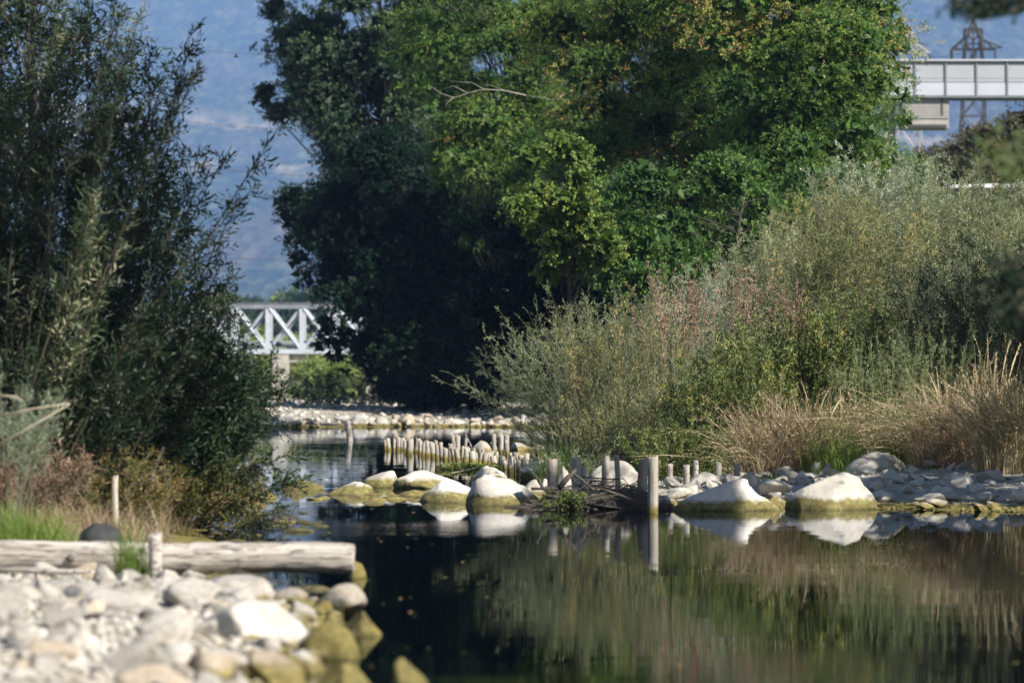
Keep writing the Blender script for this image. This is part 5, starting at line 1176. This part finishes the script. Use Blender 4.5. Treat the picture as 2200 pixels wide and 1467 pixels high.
gpart('shade_strip', lambda mb: box(mb, (X(1995, DG), DG + 0.18, Z(270, DG)), (2.2, 0.06, 0.16)), 'gap_shade')  # dark plates on the housing face stand in for shaded gaps
gpart('shade_strip', lambda mb: box(mb, (X(2025, DG), DG + 0.13, Z(230, DG)), (0.1, 0.06, 0.95)), 'gap_shade')
for px in (1915, 2275):
    gpart('column', lambda mb: box(mb, (X(px, DG), DG + 1.2, (zl + 5) / 2 + 0.0), (0.7, 0.7, zl - 5)), 'concrete')

def pylon(label, px, D1, ztop_py, mat, half, seed, arms):
    x = X(px, D1); g0 = gz(x, D1) - 0.3; zt = Z(ztop_py, D1)
    e = empty('power_pylon', (x, D1, g0), label, 'pylon', 'power pylons'); Hh = zt - g0
    lv = np.array([0, .18, .34, .48, .6, .7, .78, .85, .92, 1.0]); wv = np.interp(lv, [0, .7, .9, 1], [half, half * 0.32, half * 0.28, 0.05])
    for sx in (-1, 1):
        for sy in (-1, 1):
            mb = MB()
            for i in range(len(lv) - 1): bar(mb, (sx * wv[i], sy * wv[i], lv[i] * Hh), (sx * wv[i + 1], sy * wv[i + 1], lv[i + 1] * Hh), 0.14)
            mb.build('leg', M[mat], e)
    mb = MB()
    for i in range(len(lv) - 1):
        for s in (-1, 1):
            bar(mb, (-wv[i], s * wv[i], lv[i] * Hh), (wv[i + 1], s * wv[i + 1], lv[i + 1] * Hh), 0.075)
            bar(mb, (wv[i], s * wv[i], lv[i] * Hh), (-wv[i + 1], s * wv[i + 1], lv[i + 1] * Hh), 0.075)
            bar(mb, (-wv[i], s * wv[i], lv[i] * Hh), (wv[i], s * wv[i], lv[i] * Hh), 0.075)
            bar(mb, (s * wv[i], -wv[i], lv[i] * Hh), (s * wv[i + 1], wv[i + 1], lv[i + 1] * Hh), 0.075)
    mb.build('bracing', M[mat], e)
    for (zpy, la, rise) in arms:
        za = Z(zpy, D1) - g0
        for s in (-1, 1):
            mb = MB(); bar(mb, (0, 0, za), (s * la, 0, za), 0.16); bar(mb, (0, 0, za + rise), (s * la, 0, za), 0.14)
            for q in (.25, .5, .75): bar(mb, (s * la * q, 0, za), (s * la * q, 0, za + rise * (1 - q)), 0.09)
            mb.build('cross_arm', M[mat], e)
            mb = MB(); tube(mb, [(s * la, 0, za - 0.05), (s * la, 0, za - 1.3)], 0.12, 8); mb.build('insulator', M['steel_dark'], e)
    return e, x, Hh + g0
p1 = pylon('dark lattice power pylon with wide arms behind the white gallery', 2092, 400, 38, 'steel_dark', 3.6, 1, [(106, 2.3 * 1.0 + 0.0, 2.0), (62, 0.95, 0.1)])
# portal of the dark pylon: outrigger frame as the photo shows
pe = p1[0]; po = np.array(pe.location); mb = MB()
for a, b in [((2046, 106), (2075, 84)), ((2075, 84), (2075, 128)), ((2075, 62), (2075, 84)), ((2075, 62), (2110, 62)), ((2110, 62), (2110, 128)), ((2110, 84), (2154, 102)), ((2046, 106), (2154, 102)), ((2046, 106), (2048, 130)), ((2075, 84), (2092, 128)), ((2110, 84), (2092, 128)), ((2092, 38), (2092, 130)), ((2075, 62), (2092, 90)), ((2110, 62), (2092, 90))]:
    bar(mb, P(*a, 399) - po, P(*b, 399) - po, 0.12)
mb.build('head_frame', M['steel_dark'], pe)
p2 = pylon('pale lattice power pylon with a pointed top beside the locust edge', 1952, 455, 57, 'steel_pale', 4.0, 2, [(115, 2.6, 1.8)])
pe = p2[0]; po = np.array(pe.location); mb = MB()
for a, b in [((1952, 57), (1935, 90)), ((1952, 57), (1969, 82)), ((1935, 90), (1969, 82)), ((1935, 90), (1935, 130)), ((1969, 82), (1969, 130)), ((1952, 57), (1940, 130)), ((1952, 57), (1962, 130)), ((1969, 115), (1992, 122)), ((1992, 122), (1994, 132))]:
    bar(mb, P(*a, 454) - po, P(*b, 454) - po, 0.15)
mb.build('head_frame', M['steel_pale'], pe)

def wire(pa, pb, sag, lab, D1=380, D2=380):
    a, b = P(*pa, D1), P(*pb, D2); t = np.linspace(0, 1, 25)[:, None]
    pts = a + (b - a) * t; pts[:, 2] -= sag * 4 * t[:, 0] * (1 - t[:, 0])
    mb = MB(); tube(mb, pts, 0.028, 5); tag(mb.build('power_line', M['steel_dark']), lab, 'cable', 'power lines over the valley')
wire((-300, 30), (1952, 115), 3.2, 'highest power line crossing the hazy mountain', 455, 455)
wire((-300, 150), (1952, 210), 6.0, 'power line crossing the mountain above the straw fields, second from the top', 455, 455)
wire((-300, 250), (2046, 320), 5.0, 'power line crossing at the height of the straw fields', 400, 400)
wire((-300, 540), (2046, 560), 0.5, 'lowest power line, just above the bridge', 400, 400)
wire((1952, 115), (2092, 106), 0.6, 'short power line between the two pylons', 455, 400)

mb = MB(); r = np.random.default_rng(66)
O = np.column_stack([r.uniform(-2.5, 5, 150), r.uniform(22, 60, 150), np.full(150, 0.004)]); O = O[water_sd(O[:, 0], O[:, 1]) < -0.3]
a = r.uniform(0, 6.28, len(O)); d = np.column_stack([np.cos(a), np.sin(a), 0 * a]); sd_ = np.column_stack([-np.sin(a), np.cos(a), 0 * a]) * 0.012
V = np.stack([O, O + d * 0.02 - sd_, O + d * 0.05, O + d * 0.02 + sd_ + [0, 0, 0.003]], 1).reshape(-1, 3)
mb.quads(V, np.arange(len(O) * 4).reshape(-1, 4), r.uniform(0.4, 1, len(O)))
tag(mb.build('floating_leaves', M['willow_yellow']), kind='stuff')
# bird
be_ = MB(); c = P(507, 122, 150)
V, Fq = ICO[2]; be_.quads(V * [0.10, 0.04, 0.035], Fq)
be_.quads([[-0.02, 0, 0.01], [0.05, 0, 0.01], [0.02, 0.03, 0.10], [-0.05, 0.05, 0.13], [0.03, -0.03, 0.07], [-0.03, -0.06, 0.10]], [[0, 1, 2, 3], [0, 1, 4, 5]])
ob = be_.build('bird', M['feather']); ob.location = c
tag(ob, 'tiny dark bird flying before the mountain', 'bird')

# van on the embankment road
DV = 140; xv = X(2085, DV); gv = gz(xv, DV)
ve = empty('parked_van', (xv, DV, gv), 'white van parked on the embankment, mostly hidden by leaves', 'van')
zr = Z(396, DV) - gv; hw = 0.98
print('van roof height', zr)
mb = MB()
prof = [(-2.3, 0.35), (-2.3, 1.0), (-1.5, 1.12), (-0.75, 1.85), (2.3, 1.95), (2.35, 0.35)]
sc_ = 1.0
V = [(x, y, z) for y in (-hw, hw) for x, z in prof]; n = len(prof)
Q = [[i, (i + 1) % n, n + (i + 1) % n, n + i] for i in range(n)]
Q += [[0, 1, 5, 5], [1, 4, 5, 5], [1, 2, 3, 4], [6, 11, 7, 7], [7, 11, 10, 10], [7, 10, 9, 8]]
mb.quads(V, Q); body = mb.build('body', M['van_paint'], ve)
for y, s in ((-hw - 0.012, 1), (hw + 0.012, 1)):
    for x0_, x1_ in ((-1.2, -0.35), (-0.25, 0.9), (1.0, 2.15)):
        mb = MB(); box(mb, ((x0_ + x1_) / 2, y, 1.5), (x1_ - x0_, 0.02, 0.5)); mb.build('window', M['glass_dark'], ve)
mb = MB(); mb.quads([(-1.47, -0.85, 1.16), (-1.47, 0.85, 1.16), (-0.80, 0.85, 1.82), (-0.80, -0.85, 1.82)], [[0, 1, 2, 3]]); mb.v[0] = mb.v[0] + [-0.02, 0, 0.02]; mb.build('windscreen', M['glass_dark'], ve)
for x in (-1.5, 1.45):
    for y in (-0.85, 0.85):
        mb = MB(); tube(mb, [(x, y - 0.11, 0.33), (x, y + 0.11, 0.33)], 0.33, 18); w_ = mb.build('wheel', M['rubber'], ve)
        mb = MB(); tube(mb, [(x, y - 0.118, 0.33), (x, y + 0.118, 0.33)], 0.19, 12); r_ = mb.build('rim', M['steel_pale'], w_)
for y in (-0.7, 0.7):
    mb = MB(); box(mb, (-2.3, y, 0.85), (0.06, 0.3, 0.18)); mb.build('headlight', M['glass_dark'], ve)
ve.scale = (0.8, 0.8, 0.8) if False else (1, 1, 1)
tot = sum(len(o.data.polygons) for o in bpy.data.objects if o.type == 'MESH')
print('polys', tot, 'objects', len(bpy.data.objects))
